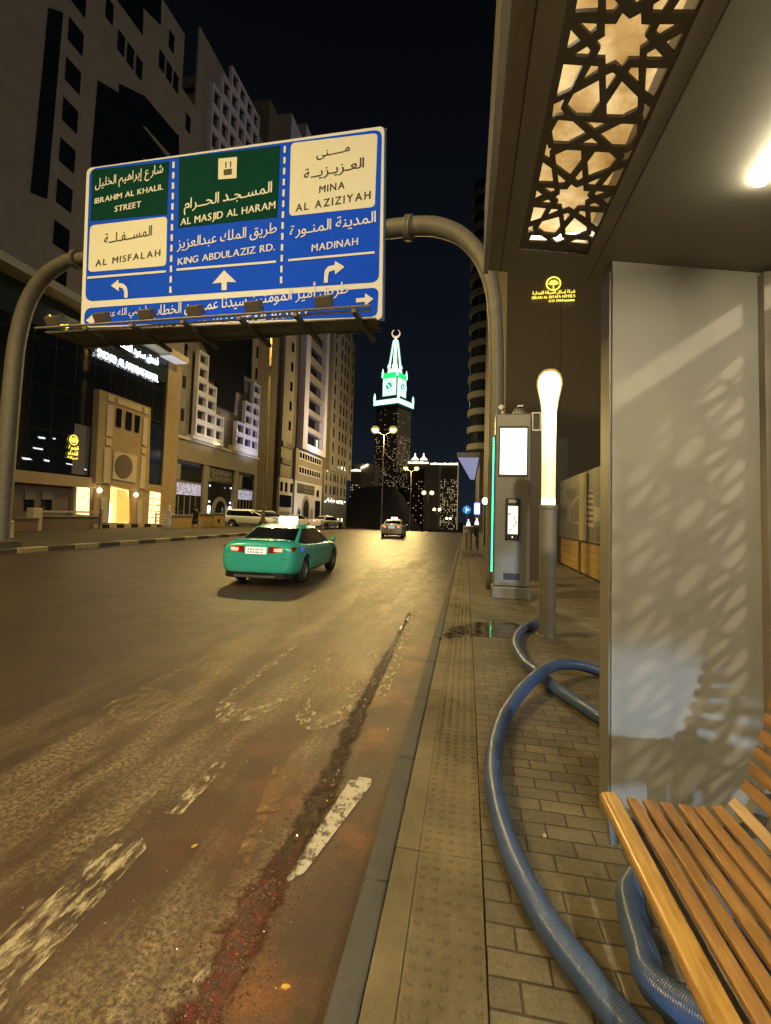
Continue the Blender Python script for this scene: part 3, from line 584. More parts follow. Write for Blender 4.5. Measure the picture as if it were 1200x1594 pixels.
# ================================================================== BENCH
BE = thing('bench', 'varnished slatted wooden bench with rounded front rail under the bus shelter', 'bench', (.85, .8, .15))
prof = [(.563, .600), (.643, .597), (.700, .596), (.760, .595), (.822, .596), (.876, .598), (.936, .606), (.990, .634)]
bprof = [(1.030, .702), (1.052, .765), (1.070, .826), (1.087, .886), (1.103, .946), (1.119, 1.005)]
Y0, Y1 = -.55, 1.985
def slat(mb, p, ang, w=.041, t=.020, y0=Y0, y1=Y1):
    c, s = math.cos(ang), math.sin(ang); pts = []
    for a, b in ((-w/2+.003, -t/2), (w/2-.003, -t/2), (w/2, -t/2+.003), (w/2, t/2-.003), (w/2-.003, t/2), (-w/2+.003, t/2), (-w/2, t/2-.003), (-w/2, -t/2+.003)):
        pts.append((p[0]+a*c-b*s, y0, p[1]+a*s+b*c))
    mb.prism(pts, (0, y1-y0, 0))
mb = MB()
for i in range(1, len(prof)):
    q = prof[min(i+1, len(prof)-1)] if i+1 < len(prof) else bprof[0]; p = prof[i-1]
    slat(mb, prof[i], math.atan2(q[1]-p[1], q[0]-p[0]))
mb.build('seat', wood_m, BE)
mb = MB()
for i in range(len(bprof)):
    p = bprof[i-1] if i else prof[-1]; q = bprof[min(i+1, len(bprof)-1)]
    slat(mb, bprof[i], math.atan2(q[1]-p[1], q[0]-p[0]))
mb.build('backrest', wood_m, BE)
mb = MB(); pts = []
for k in range(20):
    a = 2*math.pi*k/20; ca, sa = math.cos(a), math.sin(a)
    pts.append((.563+.036*math.copysign(abs(ca)**.8, ca), Y0, .590+.026*math.copysign(abs(sa)**.8, sa)))
mb.prism(pts, (0, Y1-Y0+.004, 0)); mb.build('front_rail', rail_m, BE, smooth=True)
allp = prof+bprof
for y in (1.90, .72, -.42):
    mb = MB(); up = [(p[0]+(.002 if i > 7 else 0), p[1]) for i, p in enumerate(allp)]
    lowp = []
    for i, p in enumerate(up):
        a = up[max(i-1, 0)]; c = up[min(i+1, len(up)-1)]; d = Vector((c[0]-a[0], c[1]-a[1])).normalized(); th = .075 if i < 8 else .04
        lowp.append((p[0]+d.y*th, p[1]-d.x*th))
    lowp[0] = (.545, .47); up2 = [(p[0]+0, p[1]-.011) for p in up[1:]]
    up2 = [(.534, .565), (.60, .580)]+up2
    for i in range(len(up2)-2):
        A = up2[i]; B = up2[i+1]; k = min(i, len(lowp)-2); C_ = lowp[k+1] if k+1 < len(lowp) else lowp[-1]; D_ = lowp[k]
        mb.prism([(A[0], y, A[1]), (B[0], y, B[1]), (C_[0], y, C_[1]), (D_[0], y, D_[1])], (0, .045, 0))
    mb.build('frame_arm', steel_m, BE)
    mb = MB(); mb.box((.86, y, .165), (.94, y+.045, .535)); mb.box((.78, y-.03, .15), (1.02, y+.075, .166)); mb.build('leg', steel_m, BE)
mb = MB(); mb.box((.62, Y0+.1, .505), (.66, Y1-.1, .530)); mb.build('crossbar', steel_m, BE)
sb = mat('bolt_steel', (.5, .5, .48), .3, .9)
for i in (0, 2, 4):
    mb = MB(); p = bprof[i]; mb.sphere((p[0]+.02, 1.84, p[1]-.032), .014); mb.build('bolt', sb, BE, smooth=True)

# ================================================================== HOSE
hp = [atZ(x, y, .2) for x, y in [(846, 966), (815, 979), (803, 1000), (815, 1028), (838, 1048), (866, 1072), (900, 1095), (940, 1120)]]
hp += [Vector(p) for p in ((1.25, 3.48, .2), (1.62, 3.45, .2), (1.85, 3.85, .2), (1.80, 4.4, .2), (1.58, 4.78, .21))]
for i, (x, y) in enumerate([(940, 1050), (900, 1047), (860, 1055), (820, 1078), (787, 1115), (771, 1160), (768, 1210), (778, 1270), (797, 1330), (825, 1390), (860, 1450), (905, 1510), (960, 1580)]):
    p = atZ(x, y, .2); p.z += (.02, .07, .105, .06, .01)[i] if i < 5 else 0; hp.append(p)
hp += [Vector(p) for p in ((.56, 1.42, .2), (.68, 1.25, .2), (.80, 1.15, .2), (.86, 1.25, .24), (.80, 1.40, .285))]
hp += [atZ(x, y, .225) for x, y in [(1030, 1545), (1000, 1480), (983, 1420), (982, 1390), (1002, 1366)]]
hp += [Vector(p) for p in ((.84, 2.15, .2), (.95, 1.95, .2), (1.08, 1.6, .2), (1.25, 1.1, .2), (1.3, .4, .2), (1.25, -.6, .2))]
path = smoothpath(hp, 14)
mb = MB(); N = 18; mb.tube(path, .050, N); ho = mb.build('hose', hose_m, smooth='all', o=Vector((.3, 3, .15)))
tag(ho, 'thick ribbed blue hose looping over the brick pavement and under the bench', 'hose')
# uv along the length for the ribs
uvl = ho.data.uv_layers.new(name='UVMap'); Ls = [0]
for i in range(1, len(path)): Ls.append(Ls[-1]+(path[i]-path[i-1]).length)
for lp in ho.data.loops:
    k = min(lp.vertex_index//N, len(path)-1); uvl.data[lp.index].uv = (Ls[k], (lp.vertex_index % N)/N)

# ================================================================== GLOWING LIGHT COLUMN
halo_m = bpy.data.materials.new('yellow_halo_glow'); halo_m.use_nodes = True; n = halo_m.node_tree; n.nodes.clear()
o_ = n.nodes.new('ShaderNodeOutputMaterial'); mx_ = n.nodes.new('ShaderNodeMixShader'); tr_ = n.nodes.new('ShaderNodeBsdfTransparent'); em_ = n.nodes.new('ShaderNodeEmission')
em_.inputs[0].default_value = (1.0, .62, .14, 1); em_.inputs[1].default_value = .8; mx_.inputs[0].default_value = .42  # see-through yellow glow that draws a halo round a lamp
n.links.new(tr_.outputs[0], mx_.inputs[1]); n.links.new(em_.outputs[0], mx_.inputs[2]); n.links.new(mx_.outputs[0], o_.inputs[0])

LC = thing('light_column', 'round grey light column with glowing yellow tube and flared bulb head', 'light column', (1.06, 6.47, .15))
mb = MB(); mb.lathe([(.108, .15), (.108, 1.80), (.118, 1.81), (.118, 1.855), (.10, 1.86)], (1.06, 6.47, 0), 32); mb.build('pole', mat('column_paint', (.235, .23, .215), .38, .45, .1, 4, rvar=.08), LC, smooth=True)
gm = bpy.data.materials.new('glowing_tube'); gm.use_nodes = True; n = gm.node_tree; b = n.nodes['Principled BSDF']
t = n.nodes.new('ShaderNodeTexCoord'); s3 = n.nodes.new('ShaderNodeSeparateXYZ'); n.links.new(t.outputs['Object'], s3.inputs[0])
mr = n.nodes.new('ShaderNodeValToRGB'); mp = n.nodes.new('ShaderNodeMapRange'); mp.inputs[1].default_value = 1.65; mp.inputs[2].default_value = 3.5
n.links.new(s3.outputs['Z'], mp.inputs[0]); n.links.new(mp.outputs[0], mr.inputs[0])
el = mr.color_ramp.elements; el[0].position = 0; el[0].color = (.42, .42, .42, 1); el[1].position = 1; el[1].color = (1, 1, 1, 1)
for p_, c_ in ((.04, .30), (.09, .060), (.30, .075), (.50, .16), (.70, .42)):
    q = el.new(p_); q.color = (c_, c_, c_, 1)
ml = n.nodes.new('ShaderNodeMath'); ml.operation = 'MULTIPLY'; ml.inputs[1].default_value = 13.0; n.links.new(mr.outputs[0], ml.inputs[0])
n.links.new(ml.outputs[0], b.inputs['Emission Strength']); b.inputs['Emission Color'].default_value = (1.0, .76, .36, 1); b.inputs['Base Color'].default_value = (.8, .75, .6, 1)
mb = MB(); mb.lathe([(.086, 1.861), (.088, 1.9), (.088, 2.5), (.092, 3.12), (.108, 3.26), (.130, 3.37), (.145, 3.46), (.143, 3.53), (.122, 3.59), (.08, 3.635), (.02, 3.65)], (1.06, 6.47, 0), 32)
mb.build('glowing_tube', gm, LC, smooth=True)
mb = MB(); mb.lathe([(.102, 3.12), (.120, 3.25), (.146, 3.37), (.164, 3.46), (.163, 3.54), (.140, 3.61), (.09, 3.665), (.02, 3.685)], (1.06, 6.47, 0), 32); mb.build('head_halo', halo_m, LC, smooth=True)  # added shell for the yellow halo round the bulb head
mb = MB(); mb.lathe([(.14, .15), (.14, .17), (.11, .175)], (1.06, 6.47, 0), 32); mb.build('base_flange', steel_m, LC, smooth=True)

# ================================================================== SMART KIOSK
KY = 9.2
KI = thing('information_kiosk', 'tall grey kiosk with lit white screen, phone panel and green edge light', 'kiosk', (.85, 9.4, .15))
def kp(x, y, Y=KY): return atY(x, y, Y)
mb = MB(); mb.box((.52, KY, .38), (1.19, KY+.42, 3.70)); mb.build('body', kiosk_m, KI, bevel=.03)
mb = MB(); mb.box((.50, KY-.02, .15), (1.21, KY+.44, .378)); mb.build('plinth', kiosk_m, KI, bevel=.02)
def kbox(name, x0, y0, x1, y1, m, d0, d1, par=KI, bev=0):
    a, b_ = kp(x0, y1), kp(x1, y0); q = MB(); q.box((a.x, KY-d1, a.z), (b_.x, KY-d0, b_.z)); return q.build(name, m, par, bevel=bev)
kbox('screen_frame', 775, 663, 823, 742, dark_m, .001, .012)
kbox('screen', 778, 667, 820, 738, emat('lit_screen', (1.0, .97, .85), 3.2), .013, .018)
ph = kbox('phone_panel', 786, 776, 809, 840, black_m, .001, .03, bev=.012)
kbox('touch_screen', 790, 788, 806, 831, emat('touch_screen_glow', (.86, .88, .78), .85), .031, .034, ph)
kbox('speaker_grille', 791, 778, 804, 783, steel_m, .031, .036, ph)
tm = MB()
for x_, y_, a_, b_ in ((793, 800, 2.6, 2.2), (801, 806, 1.6, 3), (803, 814, 1.4, 3.4), (800, 819, 1.6, 2), (795, 824, 3, 1.2)):
    p0_, p1_ = kp(x_-a_, y_+b_, KY-.036), kp(x_+a_, y_-b_, KY-.036); tm.box((p0_.x, KY-.0365, p0_.z), (p1_.x, KY-.035, p1_.z))
tm.build('screen_marks', emat('map_marks', (.45, .55, .62), .5), ph)
bb = MB(); p = kp(797, 836); bb.sphere((p.x, KY-.034, p.z), .012); bb.build('button', emat('lit_button', (1, .9, .6), 2), ph)
for k in range(4): kbox('vent_slot', 783, 893+k*2.6, 808, 894.4+k*2.6, black_m, .001, .004)
kbox('access_panel', 778, 866, 800, 905, mat('kiosk_panel', (.175, .175, .16), .4, .3), .001, .0025)
mb = MB(); mb.box((.505, KY+.10, .62), (.519, KY+.34, 3.30)); mb.build('side_channel', dark_m, KI)
mb = MB(); pr = []
for k in range(46):
    z = .66+k*.057; pr += [(.008, z-.0245), (.017, z-.010), (.017, z+.010), (.008, z+.0245)]
mb.lathe(pr, (.496, KY+.16, 0), 8)
mb.build('green_light_strip', emat('green_led', (.03, 1.0, .42), 3.6), KI, smooth=True)
mb = MB(); mb.box((.494, KY+.19, .62), (.504, KY+.26, 3.30)); mb.build('green_diffuser', emat('green_diffuser', (.01, .55, .20), .45), KI)
cm = MB(); p = kp(778, 645); cm.bar((.60, KY-.10, 3.80), (.66, KY+.12, 3.84), .045, 14); cm.bar((.645, KY+.06, 3.70), (.645, KY+.08, 3.82), .02); cm.build('camera', white_m, KI, smooth=True)
mb = MB(); mb.lathe([(.14, 3.70), (.14, 3.75), (.09, 3.83), (.02, 3.86)], (.98, KY+.2, 0), 18); mb.build('dome', kiosk_m, KI, smooth=True)
mb = MB(); mb.box((.93, KY+.05, 3.84), (1.03, KY+.15, 3.87)); mb.build('antenna', white_m, KI)
mb = MB()
for a, b_ in (((1.20, 3.36), (1.37, 3.40)), ((1.20, 3.70), (1.37, 3.73)), ((1.20, 3.40), (1.225, 3.70)), ((1.345, 3.40), (1.37, 3.70))): mb.box((a[0], KY+.05, a[1]), (b_[0], KY+.16, b_[1]))
fb = mb.build('side_box_frame', steel_m, KI); mb = MB(); mb.box((1.226, KY+.08, 3.401), (1.344, KY+.13, 3.699)); mb.build('side_box', dark_m, KI)
# vertical lettering board behind the kiosk
VB = thing('pylon', 'slim dark brown pylon standing close behind the grey kiosk', 'pylon', (1.75, 12.4, .15))
mb = MB(); mb.box((1.54, 12.3, .15), (1.95, 12.5, 4.4)); mb.build('board', mat('brown_board', (.055, .042, .030), .5), VB)

# ================================================================== SIGN GANTRY over the road
GP = Vector((.60, 10.5, 0)); GN = Vector((2.95, 15.9, 0)).normalized()
SP = Vector((-2.2, 10.72, 0)); SN = Vector((.123, 1, 0)).normalized(); SU = Vector((SN.y, -SN.x, 0))
GA = thing('sign_gantry', 'grey bent pipe gantry carrying the big blue direction sign over the road', 'sign gantry', (.6, 10.5, .15))
def ga(x, y): return atP(x, y, GP, GN)
gx = [(773, 600), (771, 500), (765, 445), (749, 402), (722, 371), (690, 356), (655, 352), (600, 357), (500, 365), (300, 385), (125, 403), (95, 412), (66, 434), (42, 474), (27, 530), (20, 590)]
pts = [Vector((.60, 10.5, .15)), Vector((.60, 10.5, 2.5))]+[ga(*p) for p in gx]
lb = pts[-1].copy(); pts += [Vector((lb.x-.03, lb.y, 3)), Vector((lb.x-.05, lb.y, .15))]
rad = [.165, .165, .16, .16, .17, .185, .20, .22, .225, .225, .22, .21, .20, .22, .235, .25, .26, .27, .28, .29]
i0 = 2; path = smoothpath(pts, 6); rr = []
for i in range(len(path)):
    t = i/6; k = min(int(t), len(rad)-2); rr.append(rad[k]*(1-(t-k))+rad[k+1]*(t-k))
mb = MB(); mb.tube(path, .2, 20, radii=rr); mb.build('arch_pipe', gantry_m, GA, smooth='all')
def flange(x, y, r):
    p = ga(x, y); q = ga(x+6, y); d = (q-p).normalized()*.035; mb.tube([p-d*2.2, p-d*.2], r, 20); mb.tube([p+d*.2, p+d*2.2], r, 20)
mb = MB(); flange(637, 355, .30); mb.build('flange', gantry_m, GA); mb = MB(); flange(121, 404, .30); mb.build('flange', gantry_m, GA)
mb = MB(); mb.box((lb.x-.45, lb.y-.45, .15), (lb.x+.42, lb.y+.42, .42)); mb.build('left_footing', mat('footing_concrete', (.10, .085, .06), .8, 0, .3, 3), GA, bevel=.03)
def sg(x, y): return atP(x, y, SP, SN)
def z2(x, y): return (x/2.3077+100, y/2.3077+180)
NF = -SN                                     # sign faces the camera side
def rq(c4, r, n=6):                          # rounded quad in picture points TL TR BR BL
    out = []; c4 = [Vector((*p, 0)) for p in c4]
    for i in range(4):
        p = c4[i]; a = (c4[i-1]-p).normalized()*r; b_ = (c4[(i+1) % 4]-p).normalized()*r
        for k in range(n+1):
            t = k/n; out.append((p+a*(1-t)**2+b_*t**2)[:2])
    return out
def spanel(name, px, m, d0, d1, par):
    mb = MB(); mb.prism([sg(*p)+NF*d0 for p in px], NF*(d1-d0)); return mb.build(name, m, par)
corn = [(135, 262), (598, 196), (594.5, 497.5), (125.5, 510)]
sgn = spanel('sign_board', rq(corn, 9), white_sheet, -.06, 0, GA)
spanel('sign_back', [(p[0]+(2.5 if i in (1, 2) else -1), p[1]) for i, p in enumerate(corn)], mat('sign_back_aluminium', (.10, .16, .34), .4, .5), -.10, -.062, GA)
U_ = [z2(*p) for p in ((92, 192), (1141, 50), (1130, 598), (76, 668))]
L_ = [z2(*p) for p in ((76, 692), (1130, 618), (1124, 722), (70, 757))]
spanel('blue_panel', rq(U_, 13), blue_sheet, .003, .008, sgn)
spanel('blue_panel', rq(L_, 11), blue_sheet, .003, .008, sgn)
Zq = lambda *c: [z2(*p) for p in c]
spanel('green_panel', Zq((102, 197), (378, 166), (370, 356), (96, 380)), green_sheet, .010, .013, sgn)
spanel('green_panel', Zq((414, 152), (777, 109), (766, 366), (411, 405)), green_sheet, .010, .013, sgn)
spanel('cream_panel', rq(Zq((94, 396), (371, 363), (367, 540), (87, 563)), 7), cream_sheet, .010, .013, sgn)
spanel('cream_panel', rq(Zq((815, 100), (1126, 64), (1116, 329), (809, 362)), 7), cream_sheet, .010, .013, sgn)
spanel('pictogram', Zq((555, 156), (622, 150), (620, 226), (554, 231)), cream_sheet, .015, .018, sgn)
mb = MB()
for c in (((574, 196), (604, 192), (603, 214), (574, 217)), ((580, 168), (585, 168), (584, 190), (580, 190)), ((597, 166), (602, 166), (601, 188), (597, 188))): mb.prism([sg(*p)+NF*.019 for p in Zq(*c)], NF*.002)
for c in (((572, 200), (606, 196), (606, 199), (572, 203)),): pass
mb.build('pictogram_shape', black_sheet, sgn)
wl, bl = MB(), MB()
def stx(mb, s, a, b_, hpx, bold=.012, track=0.0):
    A, B = sg(*z2(*a)), sg(*z2(*b_)); dep = ((A+B)/2-CAM).dot(FW)
    zm = (A.z+B.z)/2; A.z = B.z = zm
    put_text(mb, s, A, B, (0, 0, 1), hpx/2.3077*dep/F_PX, NF, bold, track, .020)
stx(wl, 'شارع إبراهيم الخليل', (114, 246), (355, 222), 33, .02)
stx(wl, 'IBRAHIM AL KHALIL', (112, 305), (355, 281), 21, .035)
stx(wl, 'STREET', (183, 343), (277, 334), 22, .035)
stx(bl, 'المســفـلــة', (145, 455), (315, 438), 36, .02)
stx(bl, 'AL MISFALAH', (115, 533), (345, 515), 24, .035, .12)
stx(wl, 'المسـجـد الحــرام', (433, 326), (746, 290), 40, .022)
stx(wl, 'AL MASJID AL HARAM', (420, 384), (758, 348), 27, .035)
stx(wl, 'طريق الملك عبدالعزيز', (408, 470), (763, 432), 38, .022)
stx(wl, 'KING ABDULAZIZ RD.', (410, 527), (757, 497), 26, .035)
stx(bl, 'مــــنى', (907, 150), (1026, 132), 30, .02)
stx(bl, 'العـزيـزيــة', (862, 220), (1076, 198), 36, .02)
stx(bl, 'MINA', (917, 276), (1007, 267), 27, .035, .1)
stx(bl, 'AL AZIZIYAH', (833, 338), (1100, 309), 29, .035, .12)
stx(wl, 'المدينة المنـورة', (812, 424), (1119, 394), 40, .022)
stx(wl, 'MADINAH', (890, 485), (1055, 470), 27, .035, .05)
stx(wl, 'طريق أمير المؤمنين سيدنا عمـر بن الخطاب', (312, 703), (1020, 660), 40, .022)
stx(wl, '(رضي الله عنه', (150, 722), (297, 711), 26, .02)
stx(wl, 'OMAR BIN AL KHATTAB ROAD', (285, 764), (870, 740), 24, .035)
def sline(a, b_, wpx=8):
    wl.prism([sg(*z2(*p))+NF*.021 for p in ((a[0], a[1]-wpx/2), (b_[0], b_[1]-wpx/2), (b_[0], b_[1]+wpx/2), (a[0], a[1]+wpx/2))], NF*.002)
sline((85, 584), (367, 561)); sline((405, 555), (762, 526)); sline((806, 521), (1116, 493))
for (x0, y0), (x1, y1) in (((395, 163), (383, 648)), ((794, 107), (780, 614))):
    for k in range(13):
        t0, t1 = (k+.12)/13, (k+.74)/13
        wl.prism([sg(*z2(x0+(x1-x0)*t+d, y0+(y1-y0)*t))+NF*.021 for t, d in ((t0, -4), (t0, 4), (t1, 4), (t1, -4))], NF*.002)
def sarrow(pts): wl.prism([sg(*z2(*p))+NF*.021 for p in pts], NF*.002)
sarrow([(170, 612), (197, 590), (197, 603), (214, 605), (226, 616), (230, 633), (230, 655), (218, 656), (218, 636), (213, 622), (198, 617), (198, 632)])
sarrow([(576, 557), (620, 600), (586, 599), (585, 628), (567, 629), (567, 601), (534, 605)])
sarrow([(1008, 545), (974, 524), (973, 538), (950, 543), (938, 556), (935, 575), (934, 602), (948, 601), (949, 577), (953, 562), (973, 556), (974, 572)])
sarrow([(80, 737), (107, 713), (107, 728), (131, 726), (131, 742), (107, 744), (107, 757)])
sarrow([(1112, 660), (1082, 640), (1081, 655), (1049, 658), (1049, 673), (1081, 670), (1081, 684)])
wl.build('white_lettering', white_sheet, sgn); bl.build('black_lettering', black_sheet, sgn)
# maintenance walkway with floodlights below the sign
def sgd(x, y, d): return atP(x, y, SP+NF*d, SN)
RL, RR_ = sgd(55, 511, .9), sgd(577, 476, .9)
nL, nR, fL, fR = sgd(70, 516, .45), sgd(585, 494, .45), sgd(132, 538, -.35), sgd(592, 513, -.35)
mb = MB(); mb.prism([nL, nR, fR, fL], (0, 0, -.03)); mb.build('walkway_tray', tray_m, GA)
mb = MB(); mb.bar(fL+Vector((0, 0, -.05)), fL.lerp(fR, .72)+Vector((0, 0, -.05)), .02); mb.build('tray_edge', steel_m, GA)
mb = MB(); mb.bar(fL.lerp(fR, .88)+Vector((0, 0, -.05)), fR+Vector((0, 0, -.05)), .02); mb.build('tray_edge', steel_m, GA)
mb = MB(); mb.bar(RL, RR_, .032); mb.build('rail', steel_m, GA)
mb = MB(); mb.bar(sgd(75, 518, .8), sgd(577, 483, .8), .03); mb.build('rail', steel_m, GA)
for x in (150, 232, 316, 402, 480, 556):
    t = (x-55)/522; a = RL.lerp(RR_, t)-Vector((0, 0, .03)); b_ = a-NF*1.45+Vector((0, 0, fL.lerp(fR, t).z-a.z-.16)); u = SU*.05
    mb = MB(); mb.prism([a-u, a+u, b_+u, b_-u], (0, 0, -.09)); mb.build('bracket', tray_m, GA)
for k, x in enumerate((90, 180, 258, 336, 423, 518)):
    p = RL.lerp(RR_, (x-55)/522)+Vector((0, 0, .03)); mb = MB()
    M = Matrix.Translation(p+Vector((0, 0, .15))) @ Matrix(((SU.x, SN.x, 0, 0), (SU.y, SN.y, 0, 0), (0, 0, 1, 0), (0, 0, 0, 1))) @ Matrix.Rotation(R(32), 4, 'X')
    mb.box((-.20, -.10, -.12), (.20, .12, .12), M)
    fl = mb.build('floodlight', mat('flood_housing', (.15, .135, .11), .5, .3) if k == 0 else MATS['flood_housing'], GA, bevel=.02)
    for q_ in (-1, 1):
        mb = MB(); mb.bar(p+SU*.12*q_, p+SU*.12*q_+Vector((0, 0, .10)), .015); mb.build('mount', steel_m, fl)
    if k in (3, 4):
        mb = MB(); mb.box((-.17, .121, -.10), (.17, .125, .10), M); mb.build('lit_lens', emat('lit_lens', (1.0, .85, .5), 6) if k == 3 else MATS['lit_lens'], fl)

# ================================================================== STREET LAMPS
lampg = emat('lamp_globe', (1.0, .80, .42), 90)
def lamp(x, y, top, label, r=.34, arm=1.45, power=0, aim=(5, 0, -10), base=None, m=None, spot=150, kind='SPOT'):
    z0 = g(y)+.15 if base is None else base
    L = thing('street_lamp', label, 'street lamp', (x, y, z0), 'double headed lamps along the far kerb')
    mb = MB(); mb.tube([(x, y, z0), (x, y, z0+1.4), (x, y, z0+1.42), (x, y, top-1)], .2, 12, radii=[.17, .17, .12, .075]); mb.build('pole', steel_m if m is None else m, L, smooth=True)
    for s in (-1, 1):
        mb = MB(); mb.tube(smoothpath([(x, y, top-1.05), (x+s*arm*.45, y, top-.65), (x+s*arm, y, top-.15)], 4), .05, 8); ar = mb.build('arm', steel_m, L, smooth=True)
        mb = MB(); mb.lathe([(.02, .40), (.20, .34), (r, .14), (r, .05)], (x+s*arm, y, top-.1), 16); mb.build('lamp_cap', steel_m, ar, smooth=True)
        mb = MB(); mb.sphere((x+s*arm, y, top-.12), r*.72, 16, .85); mb.build('lamp_globe', lampg, ar, smooth=True)
        mb = MB(); mb.sphere((x+s*arm, y, top-.12), r*1.3, 18, .9); mb.build('lamp_halo', halo_m, ar, smooth=True)  # added shell for the yellow halo round the globe
    if power:
        for s in (-1, 1):
            ld = bpy.data.lights.new('street_lamp_light', kind); ld.energy = power; ld.color = WARM; ld.shadow_soft_size = .25
            if kind == 'SPOT': ld.spot_size = R(spot); ld.spot_blend = .7
            lo = bpy.data.objects.new('street_lamp_light', ld); col.objects.link(lo); lo.location = (x+s*arm, y, top-.6 if kind == 'SPOT' else top-.95)
            lo.rotation_euler = Vector(aim).to_track_quat('-Z', 'Y').to_euler()
    mb = MB(); mb.lathe([(.13, .0), (.30, .12), (.11, .02)], (x, y, z0+(top-z0)*.72), 8); mb.build('collar', steel_m, L)
    return L
lamp(-17.5, 38.5, 20.0, 'tall lamp pole at the far kerb, its head hidden behind the blue sign', power=7500, m=mat('pole_lamplight', (.55, .44, .18), .4, .2))  # yellow lamplight put into the colour of this pole
LAMPN = [(-14.2, 78, 598, 669, 'nearest lit double lamp, just left of the clock tower and above the white taxi'), (-14.9, 131, 640, 729, 'second lit double lamp, between the clock tower and the right hand towers'), (-17.5, 203, 666, 767, 'third lit double lamp, lower, before the dark right hand tower'), (-20.5, 310, 680, 793, 'small far double lamp near the foot of the right hand tower'), (-20, 480, 698, 807, 'tiny farthest double lamp at the crest of the road')]
for i, (x, y, px, py, lab) in enumerate(LAMPN):
    p = atY(px, py, y); lamp(p.x, y, p.z+.1, lab, r=.58 if i < 2 else .6+.15*i, arm=1.55 if i < 2 else 1.7, power=4200 if i == 0 else (4200 if i == 1 else 0), kind='POINT', base=g(y)+.1-(8 if y > 400 else 0))
def side_light(x, y, z, aim, power, size=140, colr=WARM):
    ld = bpy.data.lights.new('street_lamp_light', 'SPOT'); ld.energy = power; ld.color = colr; ld.spot_size = R(size); ld.spot_blend = .9; ld.shadow_soft_size = .3
    lo = bpy.data.objects.new('street_lamp_light', ld); col.objects.link(lo); lo.location = (x, y, z); lo.rotation_euler = Vector(aim).to_track_quat('-Z', 'Y').to_euler()
side_light(-18.9, 38.5, 19.3, (-4, 2, -10), 1700)
for x_ in (-18.45, -15.55): side_light(x_, -1.0, 17.0, (6.5, 1.5, -10), 6500, 150)     # the row goes on behind the viewer
side_light(-14.2, 77.5, 15.5, (.15, -1, -.17), 7000, 46)
side_light(-15.0, 130.5, 14.0, (.10, -1, -.10), 7000, 30)
side_light(1.2, -13, 12.5, (-1.9, 10, -7.2), 10500, 100, (1, .80, .47))   # lamp of the near pavement, behind the viewer

# ================================================================== BUILT ROAD VEHICLES
tail_m = emat('tail_light', (1.0, .16, .08), 4.0)
tailr_m = mat('tail_red', (.25, .01, .01), .2, coat=.6)
rim_m = mat('wheel_rim', (.30, .30, .30), .35, .8)
well_m = mat('wheel_well', (.006, .006, .006), .9)
plate_m = emat('lit_number_plate', (.95, .95, .88), .55)
SEDAN = dict(st=[(-2.44,.36,.64,.60,.74,.86,.66,.93),(-2.40,.28,.80,.60,.87,.92,.78,1.03),(-2.2,.23,.88,.60,.925,.97,.83,1.10),(-1.9,.21,.90,.60,.935,.97,.86,1.11),(-1.4,.22,.90,.58,.92,.94,.88,1.05),(-.7,.20,.90,.56,.92,.93,.88,1.0),(0,.20,.90,.56,.92,.92,.88,.99),(.7,.20,.90,.56,.92,.91,.88,.99),(1.2,.21,.90,.56,.92,.90,.86,.98),(1.7,.22,.90,.56,.91,.84,.82,.91),(2.1,.24,.86,.54,.89,.76,.76,.82),(2.35,.27,.76,.52,.80,.68,.64,.74),(2.44,.32,.60,.52,.64,.64,.5,.67)],
  gh=[(.95,-2.08,1.42,.855),(1.16,-1.62,.86,.785),(1.34,-1.18,.42,.70),(1.415,-.86,.14,.62),(1.448,-.5,-.15,.44)], wb=1.41, wr=.335, by=(-.12,), rear=-2.44)
VAN = dict(st=[(-2.5,.42,.70,.62,.80,.95,.80,1.0),(-2.46,.34,.82,.62,.90,1.02,.86,1.06),(-2.2,.26,.90,.62,.94,1.05,.90,1.10),(-1.4,.22,.92,.60,.95,1.05,.92,1.10),(0,.20,.92,.58,.95,1.03,.92,1.09),(1.0,.20,.92,.58,.95,1.02,.91,1.09),(1.5,.22,.91,.58,.94,.98,.88,1.06),(2.0,.24,.88,.56,.91,.88,.80,.98),(2.35,.28,.78,.54,.82,.76,.66,.84),(2.5,.34,.60,.54,.66,.70,.52,.74)],
  gh=[(1.02,-2.48,1.85,.88),(1.36,-2.40,1.10,.82),(1.58,-2.28,.62,.75),(1.69,-2.1,.35,.66),(1.73,-1.6,0,.45)], wb=1.5, wr=.35, by=(-.9, .25), rear=-2.5)
